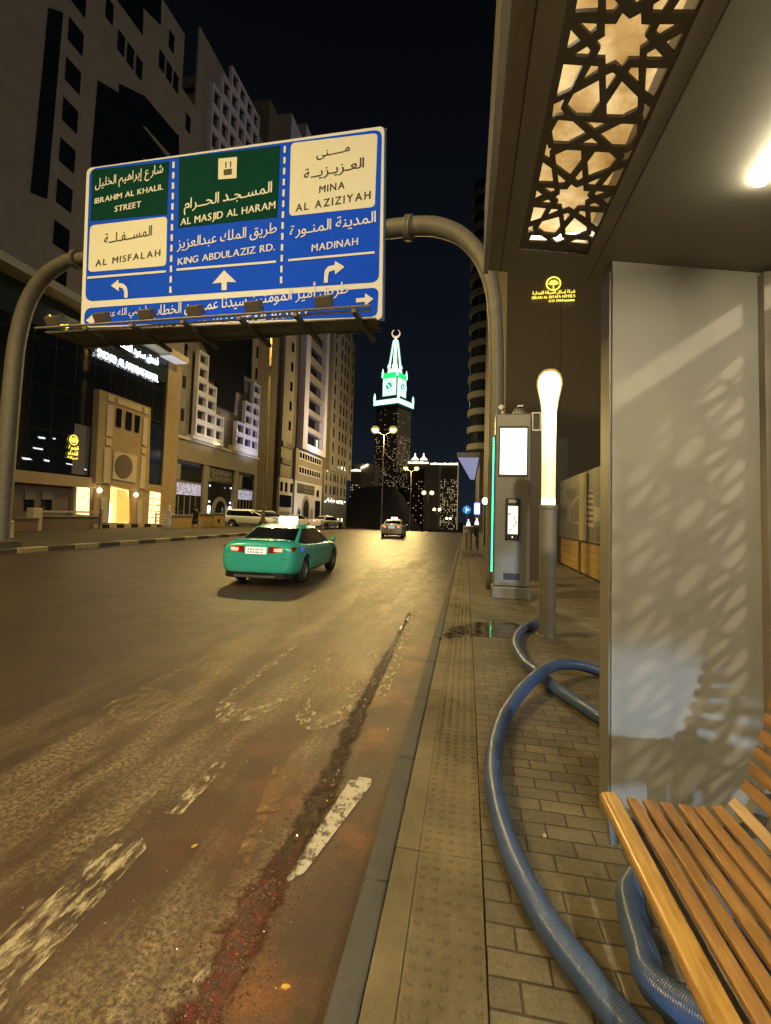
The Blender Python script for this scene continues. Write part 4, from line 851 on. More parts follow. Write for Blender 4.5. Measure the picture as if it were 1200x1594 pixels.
def car(name, label, spec, paint, loc, yaw, taxi=False, group=None, braking=True, scale=1.0):
    C_ = thing(name, label, 'car', (0, 0, 0), group)
    mb = MB(); S = spec['st']; W = 16
    for (y, zb_, wb_, zm, wm, zs, ws, zt) in S:
        h = [(0, zb_), (wb_*.85, zb_), (wb_, zb_+.07), (wm, zm), (ws+.055, zs-.03), (ws+.02, zs), (ws*.86, zs+(zt-zs)*.75), (ws*.45, zt), (0, zt)]
        mb.v += [Vector((a, y, b_)) for a, b_ in h]+[Vector((-a, y, b_)) for a, b_ in h[1:-1][::-1]]
    for i in range(len(S)-1):
        for j in range(W): mb.f.append([i*W+j, i*W+(j+1) % W, (i+1)*W+(j+1) % W, (i+1)*W+j]); mb.m.append(0)
    mb.f.append(list(range(W))); mb.m.append(0); k = (len(S)-1)*W; mb.f.append([k+j for j in range(W)]); mb.m.append(0)
    bo = mb.build('body', [paint, well_m], C_, smooth='all', sub=2)
    cut = MB(); wr, wbh = spec['wr'], spec['wb']
    for sy in (-1, 1):
        for sxx in (-1, 1):
            cut.lathe([(wr+.055, .58), (wr+.055, 1.2)], (0, sy*wbh, wr), 28, 'x', Matrix.Scale(sxx, 4, (1, 0, 0)))
    co = cut.build('cut', well_m); md = bo.modifiers.new('b', 'BOOLEAN'); md.object = co; md.operation = 'DIFFERENCE'; md.solver = 'EXACT'; md.material_mode = 'TRANSFER'
    bpy.context.view_layer.update(); dg = bpy.context.evaluated_depsgraph_get()
    nm = bpy.data.meshes.new_from_object(bo.evaluated_get(dg)); bo.modifiers.clear(); bo.data = nm; bpy.data.objects.remove(co)
    nm.materials.clear(); nm.materials.append(paint); nm.materials.append(well_m)
    md = bo.modifiers.new('split', 'EDGE_SPLIT'); md.split_angle = R(38)
    # greenhouse
    G = spec['gh']; N = 64; gl, rf = MB(), MB(); loops = []
    for z, ya, yb, hw in G:
        lp = []
        for j in range(N):
            a = 2*math.pi*j/N; cx, sy = math.cos(a), math.sin(a)
            x = hw*math.copysign(abs(cx)**.42, cx); y = (ya+yb)/2+(yb-ya)/2*math.copysign(abs(sy)**.42, sy)
            lp.append(Vector((x, y, z+.02*(1-(x/hw)**2)*(z > 1.4))))
        loops.append(lp)
    for i in range(len(G)-1):
        for j in range(N):
            q = [loops[i][j], loops[i][(j+1) % N], loops[i+1][(j+1) % N], loops[i+1][j]]; c = sum(q, Vector())/4
            a = 2*math.pi*(j+.5)/N; ang = math.degrees(math.atan2(abs(math.sin(a)), abs(math.cos(a))))
            side = abs(c.x) > G[i][3]*.90 and ang < 47
            pil = 38 < ang < 52 or i >= 2 or (side and any(abs(c.y-b_) < .035 for b_ in spec['by']))
            (rf if pil else gl).add(q, [(0, 1, 2, 3)])
    rf.add(loops[-1], [tuple(range(N))])
    rf.build('roof', paint, C_, smooth='all'); gl.build('windows', glass_m, C_, smooth='all')
    for sy in (-1, 1):
        for sxx in (-1, 1):
            Mx = Matrix.Scale(sxx, 4, (1, 0, 0))
            m1 = MB(); m1.lathe([(wr*.62, .70), (wr*.9, .68), (wr, .71), (wr, .86), (wr*.93, .895), (wr*.66, .885), (wr*.64, .84)], (0, sy*wbh, wr), 28, 'x', Mx); wh = m1.build('wheel', rubber_m, C_, smooth=True)
            m1 = MB(); m1.lathe([(wr*.63, .80), (wr*.63, .875), (wr*.58, .88), (wr*.5, .85), (wr*.16, .86), (.02, .87)], (0, sy*wbh, wr), 20, 'x', Mx); m1.build('rim', rim_m, wh, smooth=True)
    ry = spec['rear']; zt_ = .80 if spec is SEDAN else .95
    for s in (-1, 1):
        def tl(name, x0, x1, z0, z1, m, out):
            mb = MB(); pl_ = [(x0, ry-.012-out), ((x0+x1)/2, ry+.02-out), (x1-.03, ry+.10-out), (x1, ry+.25), (x1-.05, ry+.28), (x0, ry+.15)]
            mb.prism([(s*a, b_, z0) for a, b_ in pl_], (0, 0, z1-z0)); return mb.build(name, m, C_)
        t_ = tl('tail_light', .30, .885, zt_-.005, zt_+.135, tailr_m, 0)
        if braking:
            mb = MB(); mb.prism([(s*a, b_, zt_+.03) for a, b_ in ((.44, ry-.015), (.62, ry+.012), (.80, ry+.09), (.80, ry+.16), (.44, ry+.1))], (0, 0, .065)); mb.build('brake_lamp', tail_m, t_)
        mb = MB(); y_ = .85 if spec is SEDAN else 1.3; mb.sphere((s*1.0, y_, 1.0), .085, 12, .8); mb.bar((s*.86, y_+.04, .95), (s*.97, y_, .98), .025); mb.build('wing_mirror', paint, C_, smooth=True)
        mb = MB(); mb.box((s*.92-.012, -.02, .80), (s*.92+.012, .18, .825)); mb.box((s*.92-.012, -1.0, .81), (s*.92+.012, -.82, .835)); mb.build('door_handle', rim_m, C_)
        mb = MB(); mb.prism([(s*a, b_, .58) for a, b_ in ((.42, 2.40), (.62, 2.34), (.76, 2.22), (.78, 2.1), (.42, 2.2))], (0, 0, .10)); mb.build('headlight', emat('headlight_glass', (1, .95, .85), 1.0) if 'headlight_glass' not in MATS else MATS['headlight_glass'], C_)
    mb = MB(); mb.prism([(a, b_, .20) for a, b_ in ((-.84, ry+.22), (-.70, ry+.04), (-.4, ry-.035), (.4, ry-.035), (.70, ry+.04), (.84, ry+.22), (.7, ry+.5), (-.7, ry+.5))], (0, 0, .135)); mb.build('lower_bumper', black_m, C_)
    mb = MB(); mb.box((-.25, ry-.03, zt_-.04), (.25, ry+.05, zt_+.12)); npl = mb.build('number_plate', plate_m, C_)
    mb = MB()
    for r_ in range(2):
        for q_ in range(6): mb.box((-.20+q_*.065, ry-.033, zt_-.015+r_*.065), (-.165+q_*.065+.01*(q_ % 2), ry-.0305, zt_+.02+r_*.065))
    mb.build('plate_marks', mat('plate_grey', (.25, .25, .25), .6) if 'plate_grey' not in MATS else MATS['plate_grey'], npl)
    mb = MB(); mb.box((-.50, ry-.05, .225), (.50, ry-.03, .275)); mb.build('bumper_strip', rim_m, C_)
    if spec is SEDAN:
        mb = MB(); mb.prism([(a, b_, 1.066) for a, b_ in ((-.70, ry+.24), (-.56, ry+.15), (-.3, ry+.11), (.3, ry+.11), (.56, ry+.15), (.70, ry+.24), (.66, ry+.30), (.3, ry+.20), (-.3, ry+.20), (-.66, ry+.30))], (0, 0, .018)); mb.build('boot_lip', paint, C_, bevel=.01)
        mb = MB(); mb.box((-.80, ry+.012, .655), (.80, ry+.3, .662)); mb.build('bumper_seam', black_m, C_)
    if taxi and loc[1] < 20:
        mb = MB(); mb.lathe([(.07, .915), (.07, .935)], (0, ry+.62, .86), 14, 'x'); mb.build('blue_badge', emat('blue_badge', (.05, .12, .75), .5), C_)
    if taxi:
        mb = MB(); mb.box((-.25, -.42, 1.475), (.25, -.22, 1.64)); mb.build('taxi_sign', emat('taxi_sign', (.95, 1.0, .95), 5) if 'taxi_sign' not in MATS else MATS['taxi_sign'], C_, bevel=.03)
        mb = MB(); mb.box((-.22, -.40, 1.44), (.22, -.24, 1.473)); mb.build('sign_base', black_m, C_)
    C_.location = loc; C_.rotation_euler = (0, 0, yaw); C_.scale = (scale,)*3
    return C_
teal = mat('teal_car_paint', (.045, .47, .42), .25, .1, .05, 3, coat=.8)
wcar = mat('white_car_paint', (.80, .88, 1.0), .3, 0, .04, 3, coat=.6)
car('taxi', 'teal green taxi with lit white roof sign driving away on the road', SEDAN, teal, (-4.66, 12.1, 0), R(2.0), True, scale=.95)
car('taxi', 'white taxi with small roof light far ahead on the road', SEDAN, wcar, (-5.75, 37.6, 0), R(3), True, scale=.95)
car('parked_van', 'long white people carrier parked before the yellow barriers', VAN, wcar, (-21.2, 43.6, .15), R(-78), False, braking=False)
car('parked_car', 'white car with red rear lights stopped at the far kerb, closest to the dark hill', SEDAN, wcar, (-15.9, 52.5, g(52)+.05), R(-20), False, 'white cars along the far kerb')
car('parked_car', 'white saloon parked beside the blue lit shop, seen from its side', SEDAN, wcar, (-19.3, 52, g(52)+.1), R(-70), False, 'white cars along the far kerb', False)
car('parked_van', 'small white van behind the tall lamp pole', VAN, wcar, (-23.0, 52, .1), R(-10), False, braking=False)

# ================================================================== PEOPLE at the far kerb
def figure(joints, edges, name, m, par):
    me = bpy.data.meshes.new(name); me.from_pydata([j[:3] for j in joints], edges, []); me.materials.append(m)
    ob = bpy.data.objects.new(name, me); col.objects.link(ob); md = ob.modifiers.new('s', 'SKIN'); md.use_smooth_shade = True
    for i, j in enumerate(joints): me.skin_vertices[0].data[i].radius = (j[3], j[3]*(j[4] if len(j) > 4 else 1))
    me.skin_vertices[0].data[0].use_root = True
    ob.modifiers.new('u', 'SUBSURF').render_levels = 2; ob.parent = par
    return ob
skin_m = mat('skin', (.22, .12, .075), .6)
def person(label, loc, yaw, cloth, legm, robe, swing=.3, scarf=None):
    P_ = thing('person', label, 'person', (0, 0, 0))
    s = swing
    J = [(0, 0, .95, .125, .8), (0, 0, 1.15, .13, .75), (0, 0, 1.38, .15, .7), (0, 0, 1.50, .065), (0, .01, 1.60, .075), (0, .015, 1.70, .085),
         (.17, 0, 1.42, .06), (.23, -.10*s, 1.15, .045), (.24, .10*s, .90, .036), (.25, .16*s, .80, .035),
         (-.17, 0, 1.42, .06), (-.23, .10*s, 1.15, .045), (-.24, .25*s, .92, .036), (-.25, .3*s, .82, .035),
         (.09, 0, .90, .09), (.10, s*.55, .50, .062), (.10, s*.75, .09, .045), (.11, s*.75+.16, .03, .035),
         (-.09, 0, .90, .09), (-.10, -s*.35, .50, .062), (-.10, -s*.95, .12, .045), (-.11, -s*.95+.15, .04, .035)]
    E_ = [(0, 1), (1, 2), (2, 3), (3, 4), (4, 5), (2, 6), (6, 7), (7, 8), (8, 9), (2, 10), (10, 11), (11, 12), (12, 13), (0, 14), (14, 15), (15, 16), (16, 17), (0, 18), (18, 19), (19, 20), (20, 21)]
    figure(J, E_, 'body', skin_m if legm is None else legm, P_)
    mb = MB(); mb.sphere((0, .015, 1.665), .10, 14, 1.2); mb.build('head_covering' if scarf else 'hair', scarf or mat('dark_hair', (.01, .008, .007), .6), P_, smooth=True)
    mb = MB(); hem = robe; prf = [(.08, 1.49), (.19, 1.44), (.215, 1.30), (.19, 1.10), (.22, .90), (.25, (hem+.9)/2), (.285, hem)]
    mb.lathe([(r, h) for r, h in prf][::-1], (0, 0, 0), 18, 'z', Matrix.Scale(.72+.25*s, 4, (0, 1, 0))); mb.build('coat' if hem > .3 else 'robe', cloth, P_, smooth='all')
    for sx_, off_ in ((1, -1), (-1, 1)):
        mb = MB(); mb.tube([(sx_*.15, 0, 1.43), (sx_*.235, -.0+off_*.1*s, 1.15), (sx_*.245, .15*s, .89)], .07, 10, radii=[.085, .07, .06]); mb.build('sleeve', cloth, P_, smooth=True)
    P_.location = loc; P_.rotation_euler = (0, 0, yaw)
    return P_
coat_m = mat('dark_coat', (.012, .012, .014), .8); robe_m = mat('white_robe', (.82, .80, .72), .8); trous_m = mat('pale_trousers', (.45, .42, .35), .8)
p = atX(303, 832, -17.6); person('person in a long dark coat and pale trousers walking along the far kerb', (-17.6, p.y, .15), R(-60), coat_m, trous_m, .58, .5, mat('dark_cap', (.02, .02, .02), .8))
p = atX(261, 826, -21.5); person('person in a long white robe standing on the forecourt before the hotel', (-21.5, p.y, .15), R(-20), robe_m, robe_m, .08, .05, robe_m)

# ================================================================== BUILDINGS on the far side
FX = -27.0
stone_m = mat('sandstone', (.28, .255, .215), .8, 0, .12, 1.2, .1, 8)
stone_d = mat('brown_render', (.165, .130, .092), .85, 0, .15, .8)
stone_g = mat('grey_cladding', (.30, .27, .24), .7, 0, .10, 1.5)
stone_w = mat('white_frame_paint', (.66, .64, .66), .65, 0, .06, 1)
beige_m = mat('beige_portal', (.42, .31, .17), .75, 0, .10, 2)
pale_m = mat('pale_panel', (.62, .52, .36), .7, 0, .05, 2)
bglass = mat('building_glass', (.010, .013, .018), .07, 0, .3, .5, spec=.8)
bluegl = mat('blue_lit_glass', (.012, .026, .075), .08, 0, .3, .7, spec=.8)  # dark glass with the blue light on it put into its colour
warm_lit = mat('warm_lit_window', (.5, .4, .2), .5, 0, .3, 3, emit=(1.0, .60, .16), estr=2.0, evar=.4)
warm_pale = mat('pale_lit_window', (.5, .4, .2), .5, 0, .3, 3, emit=(1.0, .70, .30), estr=1.9, evar=.5)
cool_lit = mat('cool_lit_window', (.4, .4, .5), .5, 0, .4, 5, emit=(.66, .68, 1.0), estr=.36, evar=.95)
blue_lit = emat('blue_lit_shop', (.55, .85, 1.0), 2.2)
def F(px, X=FX): return [atX(x, y, X) for x, y in px]
def fp(mb, px, proud=.03, back=.06, X=FX):
    mb.prism([p+Vector((proud, 0, 0)) for p in F(px, X)], (-(proud+back), 0, 0)); return mb
def fpart(name, px, m, par, proud=.03, back=.06, X=FX, bev=0):
    return fp(MB(), px, proud, back, X).build(name, m, par, bevel=bev)
def yz(mb, y0, y1, z0, z1, x0, x1): return mb.box((x0, y0, z0), (x1, y1, z1))
def s3(*c): return [(x/3, y/3+480) for x, y in c]
# --- hotel tower with glass podium
HO = thing('hotel_tower', 'tall sandstone hotel with dark glass podium and white glowing name on the left', 'hotel', (-30, 25, .15))
mb = MB(); out = [(2, -1), (2, 66), (29.2, 66), (29.2, 62), (34.1, 62), (34.1, 46), (37.4, 46.2), (37.4, 41), (40.0, 41), (40.0, -1)]
mb.prism([(FX, a, b_) for a, b_ in out], (-22, 0, 0)); mb.build('wall', stone_m, HO)
fpart('dark_glazing', [(182, -60), (182, 0), (222, 55), (223, 12), (250, 40), (252, -60)], bglass, HO)
fpart('dark_glazing', [(152, 125), (185, 145), (185, 130), (225, 150), (278, 210), (280, 300), (140, 330), (142, 240)], bglass, HO)
mb = MB(); fp(mb, [(222, 147), (227, 147), (278, 205), (276, 210)], .10, .0); fp(mb, [(221, 196), (226, 199), (266, 244), (263, 249)], .10, 0); fp(mb, [(221, 246), (226, 249), (266, 294), (263, 299)], .10, 0); mb.build('spandrel', stone_g, HO)
fpart('dark_strip', [(75, 12), (98, 20), (73, 310), (47, 300)], bglass, HO)
for i in range(-1, 13):
    mb = MB(); z = 19.6+2.83*(i-1); z = max(z, 16.9)
    if i == -1: continue
    yz(mb, 25.35, 26.55, z-.85, z+.75, FX-.05, FX+.04); mb.build('window', bglass, HO)
for y, z in ((29.9, 37.4), (30.9, 37.4), (31.9, 37.4), (34.5, 40.6), (35.5, 40.6), (36.5, 40.6), (35.6, 43.6), (38.6, 38.5), (38.7, 34.6), (28.6, 38.6), (31, 44)):
    mb = MB(); yz(mb, y-.36, y+.36, z-.8, z+.8, FX-.05, FX+.04); mb.build('window', bglass, HO)
mb = MB(); yz(mb, 3, 37.35, 3.75, 15.0, FX-.05, FX+.10); gl = mb.build('glass_front', bglass, HO)
mb = MB()
for y in [5+1.62*k for k in range(21)]: yz(mb, y, y+.04, 3.75, 15, FX+.101, FX+.13)
for z in (6.5, 9.3, 12.1): yz(mb, 3, 37.3, z, z+.04, FX+.101, FX+.128)
mb.build('mullions', black_m, gl)
mb = MB(); yz(mb, 35.7, 37.3, 3.75, 9.0, FX+.132, FX+.15); mb.build('blue_lit_glass', bluegl, gl)
mb = MB(); yz(mb, 27.9, 29.3, 3.9, 7.4, FX+.132, FX+.145); mb.build('curtained_pane', mat('grey_curtain', (.16, .16, .17), .6), gl)
mb = MB()
for px in (s3((168, 598), (200, 602), (204, 610), (175, 608)), s3((92, 695), (130, 700), (142, 708), (100, 706)), s3((238, 605), (250, 606), (250, 612), (240, 611)), s3((196, 704), (222, 710), (222, 716), (200, 714)), s3((300, 722), (330, 728), (330, 732), (304, 728)), s3((145, 648), (190, 655), (192, 662), (148, 655)), s3((385, 748), (396, 752), (396, 757), (386, 754))):
    fp(MB(), px, .15, -.133).build('room_light', MATS.get('room_light') or emat('room_light', (.85, .92, 1.0), .9), gl)
mb = MB(); yz(mb, 3, 29.9, 3.0, 3.74, FX-.05, FX+.45); mb.build('podium_band', beige_m, HO)
mb = MB(); yz(mb, 3, 28.1, -.5, 2.99, FX-.05, FX+.05); mb.build('recess_wall', stone_d, HO)
for px in (s3((110, 850), (158, 850), (152, 948), (108, 945)), s3((190, 850), (240, 850), (236, 950), (188, 948))):
    w_ = fpart('window', px, bglass, HO, .08); fp(MB(), [px[0], px[1], ((px[1][0]), px[1][1]+14), (px[0][0], px[0][1]+14)], .10, -.085).build('blind', mat('dim_blind', (.18, .17, .15), .7) if 'dim_blind' not in MATS else MATS['dim_blind'], w_)
mb = MB(); yz(mb, 28.15, 29.8, -.5, 2.99, FX-.05, FX+.25); mb.build('pier', beige_m, HO)
fpart('lit_window', s3((345, 808), (403, 815), (400, 965), (340, 960)), warm_pale, HO, .28)
mb = MB(); yz(mb, 37.42, 39.4, -.5, 15, FX-.05, FX+.30); mb.build('end_pier', beige_m, HO)
# cornice slab, light from below put in as a glowing underside
mb = MB(); yz(mb, 3, 38.6, 15.1, 15.6, FX+.001, FX+1.5); mb.build('cornice', mat('white_cornice', (.60, .55, .44), .7), HO)
mb = MB(); yz(mb, 36.3, 38.4, 15.0, 15.09, FX+.1, FX+1.4); mb.build('glowing_soffit', emat('soffit_glow', (.86, .86, .92), .42), HO)
mb = MB(); yz(mb, 3, 38.2, 12.9, 15.05, FX+.14, FX+.22); mb.build('sign_band', mat('teal_glass_band', (.03, .05, .05), .2), HO)
# portal
PX_ = FX+.6
po = fpart('portal', s3((432, 378), (675, 465), (664, 850), (612, 850), (598, 850), (487, 825), (478, 825), (412, 815)), beige_m, HO, .6)
def pp(name, c, m, d=.66, back=-.605): return fpart(name, s3(*c), m, po, d, back)
for c in (((470, 403), (497, 412), (497, 440), (470, 432)), ((515, 420), (628, 460), (628, 485), (513, 445)), ((640, 462), (660, 470), (660, 498), (640, 490)), ((468, 450), (495, 455), (490, 600), (460, 595)), ((638, 508), (658, 515), (652, 645), (632, 638)), ((460, 608), (488, 612), (485, 642), (458, 638)), ((630, 650), (650, 655), (648, 680), (628, 676)), ((452, 650), (482, 656), (476, 818), (446, 812)), ((628, 690), (648, 696), (642, 842), (618, 838)), ((497, 665), (608, 690), (600, 815), (490, 795))):
    pp('pale_panel', c, pale_m)
for c in (((512, 465), (535, 473), (530, 558), (507, 548)), ((557, 482), (583, 490), (580, 572), (553, 562)), ((600, 498), (622, 505), (615, 582), (595, 575))): pp('slot_window', c, bglass)
c = atX(543/3, 738/3+480, FX); mb = MB(); mb.lathe([(.92, FX+.665), (.92, FX+.70)], (0, c.y, c.z), 28, 'x'); mb.build('round_window', stone_d, po)
fpart('doorway', s3((487, 825), (598, 850), (597, 1003), (480, 1000)), warm_lit, HO, .06)
fpart('door_leaf', s3((540, 845), (580, 852), (597, 890), (597, 1000), (536, 1000)), mat('yellow_lit_wall', (.55, .36, .10), .6, emit=(1, .58, .12), estr=.8), HO, .14, -.07)
fpart('door_leaf', s3((484, 905), (512, 908), (510, 1000), (482, 1000)), emat('white_lit_door', (1, .93, .75), 1.5), HO, .14, -.07)
mb = MB(); yz(mb, 29.85, 31.1, -.5, 3.3, FX-.05, FX+.55); mb.build('portal_leg', beige_m, HO); mb = MB(); yz(mb, 33.95, 35.55, -.5, 3.3, FX-.05, FX+.55); mb.build('portal_leg', beige_m, HO)
wl_ = fpart('lit_window', s3((650, 848), (735, 862), (728, 1005), (643, 1003)), warm_pale, HO, .30)
mb = MB()
for k in range(1, 5): fp(mb, s3((650-k*1.4, 848+k*31), (735-k*1.4, 862+k*28.6), (735-k*1.4, 865+k*28.6), (650-k*1.4, 851+k*31)), .34, -.305)
mb.build('glazing_bars', stone_d, wl_)
mb = MB(); yz(mb, 35.56, 37.41, 3.05, 3.74, FX-.05, FX+.28); mb.build('lintel', beige_m, HO)
for (x, y) in ((465/3, 850/3+480), (635/3, 871/3+480)):
    p = atX(x, y, FX+.75); mb = MB(); mb.sphere(p, .16, 12, 1.1); mb.build('wall_lamp', emat('wall_lamp', (1, .85, .5), 7) if 'wall_lamp' not in MATS else MATS['wall_lamp'], HO, smooth=True)
for c in (((440, 880), (470, 880), (468, 1000), (437, 1000)), ((612, 895), (635, 900), (632, 1003), (610, 1003))): fpart('poster', s3(*c), mat('pale_poster', (.55, .5, .38), .6) if 'pale_poster' not in MATS else MATS['pale_poster'], HO, .60, -.56)
# lit names
white_neon = emat('white_letters', (.86, .93, 1.0), 6); gold_neon = emat('gold_letters', (1.0, .78, .10), 1.7)
def ftext(par, name, s, a, b_, hpx, m, X=FX, proud=.2, bold=.03, track=0):
    A, B = atX(*a, X), atX(*b_, X); dep = ((A+B)/2-CAM).dot(FW); z = (A.z+B.z)/2; A.z = B.z = z
    mb = MB(); put_text(mb, s, A, B, (0, 0, 1), hpx*dep/F_PX, (1, 0, 0), bold, track, proud); return mb.build(name, m, par)
hs = ftext(HO, 'name_sign', 'فندق سنود المحبس', (166, 530), (241, 571), 12, white_neon, proud=.32, bold=.07)
ftext(HO, 'name_sign', 'SNOOD AL MAHBAS HOTEL', (146, 554), (241, 595), 10.5, white_neon, proud=.32, bold=.09)
ftext(HO, 'gold_sign', 'سنود', (66, 497), (100, 511), 12, gold_neon, proud=.32, bold=.07)
ftext(HO, 'gold_sign', 'الضيافة', (94, 521), (120, 527), 6, gold_neon, proud=.32, bold=.05)
c = atX(111, 685, FX); mb = MB(); 
for r0, r1 in ((.36, .30),):
    n_ = 28; mb.add([(FX+.2, c.y+r*math.cos(2*math.pi*j/n_), c.z+r*math.sin(2*math.pi*j/n_)) for r in (r0, r1) for j in range(n_)], [(j, (j+1) % n_, n_+(j+1) % n_, n_+j) for j in range(n_)])
for a in (-60, -30, 0, 30, 60):
    d = Vector((0, math.sin(R(a)), math.cos(R(a)))); o_ = Vector((FX+.2, c.y, c.z-.18)); s_ = Vector((0, d.z, -d.y))*.03; mb.add([o_-s_, o_+s_, o_+d*.40+s_*1.6, o_+d*.40-s_*1.6], [(0, 1, 2, 3)])
mb.build('gold_emblem', gold_neon, HO)
ftext(HO, 'gold_sign', 'قهوة', (103, 696), (118, 703), 6, gold_neon, bold=.05); ftext(HO, 'gold_sign', 'الفناء', (102, 706), (117, 710), 6, gold_neon, bold=.05); ftext(HO, 'gold_sign', 'ضيافة', (101, 712), (117, 716), 4, gold_neon, bold=.04)

# --- stepped white-grid building
ST = thing('stepped_building', 'tall beige block with white stepped window grids beside the blue glass hotel', 'building', (-30, 47, .15))
mb = MB(); mb.prism([(FX-.5, a, b_) for a, b_ in ((40.05, -1), (40.05, 43), (42.5, 43), (42.5, 46.2), (44.4, 46.2), (44.4, 49.5), (53.0, 50.5), (56.4, 50.5), (56.4, -1))], (-20, 0, 0)); mb.build('wall', stone_d, ST)
mb = MB(); yz(mb, 40.06, 56.3, 8.35, 50, FX-.49, FX-.30); mb.build('facade', stone_m, ST)
mb = MB(); yz(mb, 39.41, 56.6, 6.4, 8.4, FX-.3, FX+.15); mb.build('podium_fascia', stone_g, ST)
mb = MB(); yz(mb, 39.4, 56.7, 8.41, 8.65, FX-.28, FX+.28); mb.build('ledge', stone_w, ST)
def cells(par, y0, ww, z0, hh, cols, m, X, d=.45, fr=.2):
    """stepped grid: cols = storeys in each column; one white frame, dark panes behind"""
    mb = MB(); gm_ = MB()
    for ci, nrow in enumerate(cols):
        for k in range(nrow):
            a, b_ = y0+ci*ww, y0+(ci+1)*ww; c0_, c1_ = z0+k*hh, z0+(k+1)*hh
            yz(mb, a, a+fr, c0_, c1_, X, X+d); yz(mb, b_-fr, b_, c0_, c1_, X, X+d); yz(mb, a+fr, b_-fr, c0_, c0_+fr*1.3, X, X+d-.002); yz(mb, a+fr, b_-fr, c1_-fr*1.3, c1_, X, X+d-.002)
            yz(gm_, a+fr, b_-fr, c0_+fr, c1_-fr, X+.01, X+.06)
    f = mb.build('window_grid', m, par); gm_.build('panes', bglass, f); return f
lav = mat('lavender_lit_white', (.58, .56, .70), .65, 0, .06, 1)  # white with the lavender light on it put into its colour
cells(ST, 41.7, 1.80, 9.05, 1.42, (6, 4, 2), stone_w, FX+.1)
cells(ST, 49.9, 1.93, 9.3, 1.42, (2, 4, 6), lav, FX+.1)
mb = MB(); yz(mb, 41.4, 47.3, 8.66, 9.04, FX-.29, FX+.5); yz(mb, 49.7, 55.9, 8.66, 9.28, FX-.29, FX+.5); mb.build('grid_base', stone_w, ST)
fpart('dark_glazing', [(314, 528), (327, 550), (327, 588), (337, 597), (337, 632), (363, 643), (366, 610), (378, 613), (379, 584), (390, 590), (392, 528), (392, 440), (314, 440)], bglass, ST, .12, .3)
def cellsu(par, y0, ww, zt, hh, cols, m, X):
    mb = MB(); gm_ = MB(); fr = .24
    for ci, (z1, n_) in enumerate(cols):
        for k in range(n_):
            a, b_ = y0+ci*ww, y0+(ci+1)*ww; c1_ = z1-k*hh; c0_ = c1_-hh
            yz(mb, a, a+fr, c0_, c1_, X, X+.4); yz(mb, b_-fr, b_, c0_, c1_, X, X+.4); yz(mb, a+fr, b_-fr, c0_, c0_+fr*1.4, X, X+.398); yz(mb, a+fr, b_-fr, c1_-fr*1.4, c1_, X, X+.398); yz(gm_, a+fr, b_-fr, c0_+fr, c1_-fr, X+.01, X+.06)
    f = mb.build('upper_window_grid', m, par); gm_.build('panes', bglass, f)
cellsu(ST, 42.3, 1.75, 0, 2.35, ((46.3, 4), (49.0, 5), (51.6, 5), (51.6, 5), (51.6, 5), (51.6, 5)), lav, FX-.29)
for y in (40.6, 41.1):
    pass
for k in range(4):
    mb = MB(); yz(mb, 40.4, 40.95, 10.2+k*3.2, 11.4+k*3.2, FX-.3, FX-.25); mb.build('window', bglass, ST)
for k in range(6):
    mb = MB(); yz(mb, 55.75, 56.2, 10.4+k*2.8, 11.9+k*2.8, FX-.3, FX-.25); mb.build('window', bglass, ST)
# podium shopfront: columns, glass, arched entrance, name board
for a, b_ in ((44.35, 45.3), (50.9, 51.9), (56.1, 56.8)):
    mb = MB(); yz(mb, a, b_, -.5, 6.39, FX-.3, FX+.10); mb.build('column', stone_g, ST)
for a, b_ in ((39.5, 44.3), (51.95, 56.05)):
    mb = MB(); yz(mb, a, b_, -.5, 6.39, FX-.4, FX-.1); sf = mb.build('shopfront', bglass, ST)
    mb = MB(); yz(mb, a+.1, b_-.1, 3.1, 4.25, FX-.099, FX-.06); mb.build('display_band', cool_lit, sf)
    mb = MB()
    for k in range(1, 5): y = a+(b_-a)*k/5; yz(mb, y-.05, y+.05, 0, 3.0, FX-.099, FX-.03)
    yz(mb, a, b_, 4.3, 4.42, FX-.099, FX-.02); yz(mb, a+.4, a+1.1, 4.5, 6.0, FX-.099, FX-.06); mb.build('mullions', stone_g, sf)
mb = MB(); yz(mb, 45.32, 50.88, -.5, 6.39, FX-.6, FX-.35); mb.build('entrance_glass', bglass, ST)
mb = MB(); yz(mb, 45.32, 50.88, 4.75, 6.38, FX-.34, FX-.1); nb = mb.build('name_board', black_m, ST)
dimtxt = mat('dim_grey_letters', (.30, .29, .28), .5)
def ytext(par, s, y0, y1, z, h, X, m, bold=.02):
    mb = MB(); put_text(mb, s, (X, y0, z), (X, y1, z), (0, 0, 1), h, (1, 0, 0), bold, 0, .01); return mb.build('lettering', m, par)
ytext(nb, 'فندق نوازي', 46.8, 50.7, 5.75, .45, FX-.1, dimtxt); ytext(nb, 'NAWAZI HOTEL', 46.8, 50.7, 4.95, .45, FX-.1, dimtxt)
mb = MB(); n_ = 22; cyz = Vector((FX-.08, 46.05, 5.5))
mb.add([(FX-.08, 46.05+r*math.cos(R(-250+320*j/n_))*.7, 5.5+r*math.sin(R(-250+320*j/n_))) for r in (.72, .52) for j in range(n_+1)], [(j, j+1, n_+2+j, n_+1+j) for j in range(n_)]); mb.build('curved_emblem', dimtxt, nb)
mb = MB(); n_ = 20; cy = 48.5
inn = [(cy+1.1*math.cos(math.pi*j/n_), 1.6+1.15*math.sin(math.pi*j/n_)) for j in range(n_+1)]; ou = [(cy+1.55*math.cos(math.pi*j/n_), 1.6+1.6*math.sin(math.pi*j/n_)) for j in range(n_+1)]
inn = [(cy+1.1, -.3)]+inn+[(cy-1.1, -.3)]; ou = [(cy+1.55, -.3)]+ou+[(cy-1.55, -.3)]; k = len(inn)
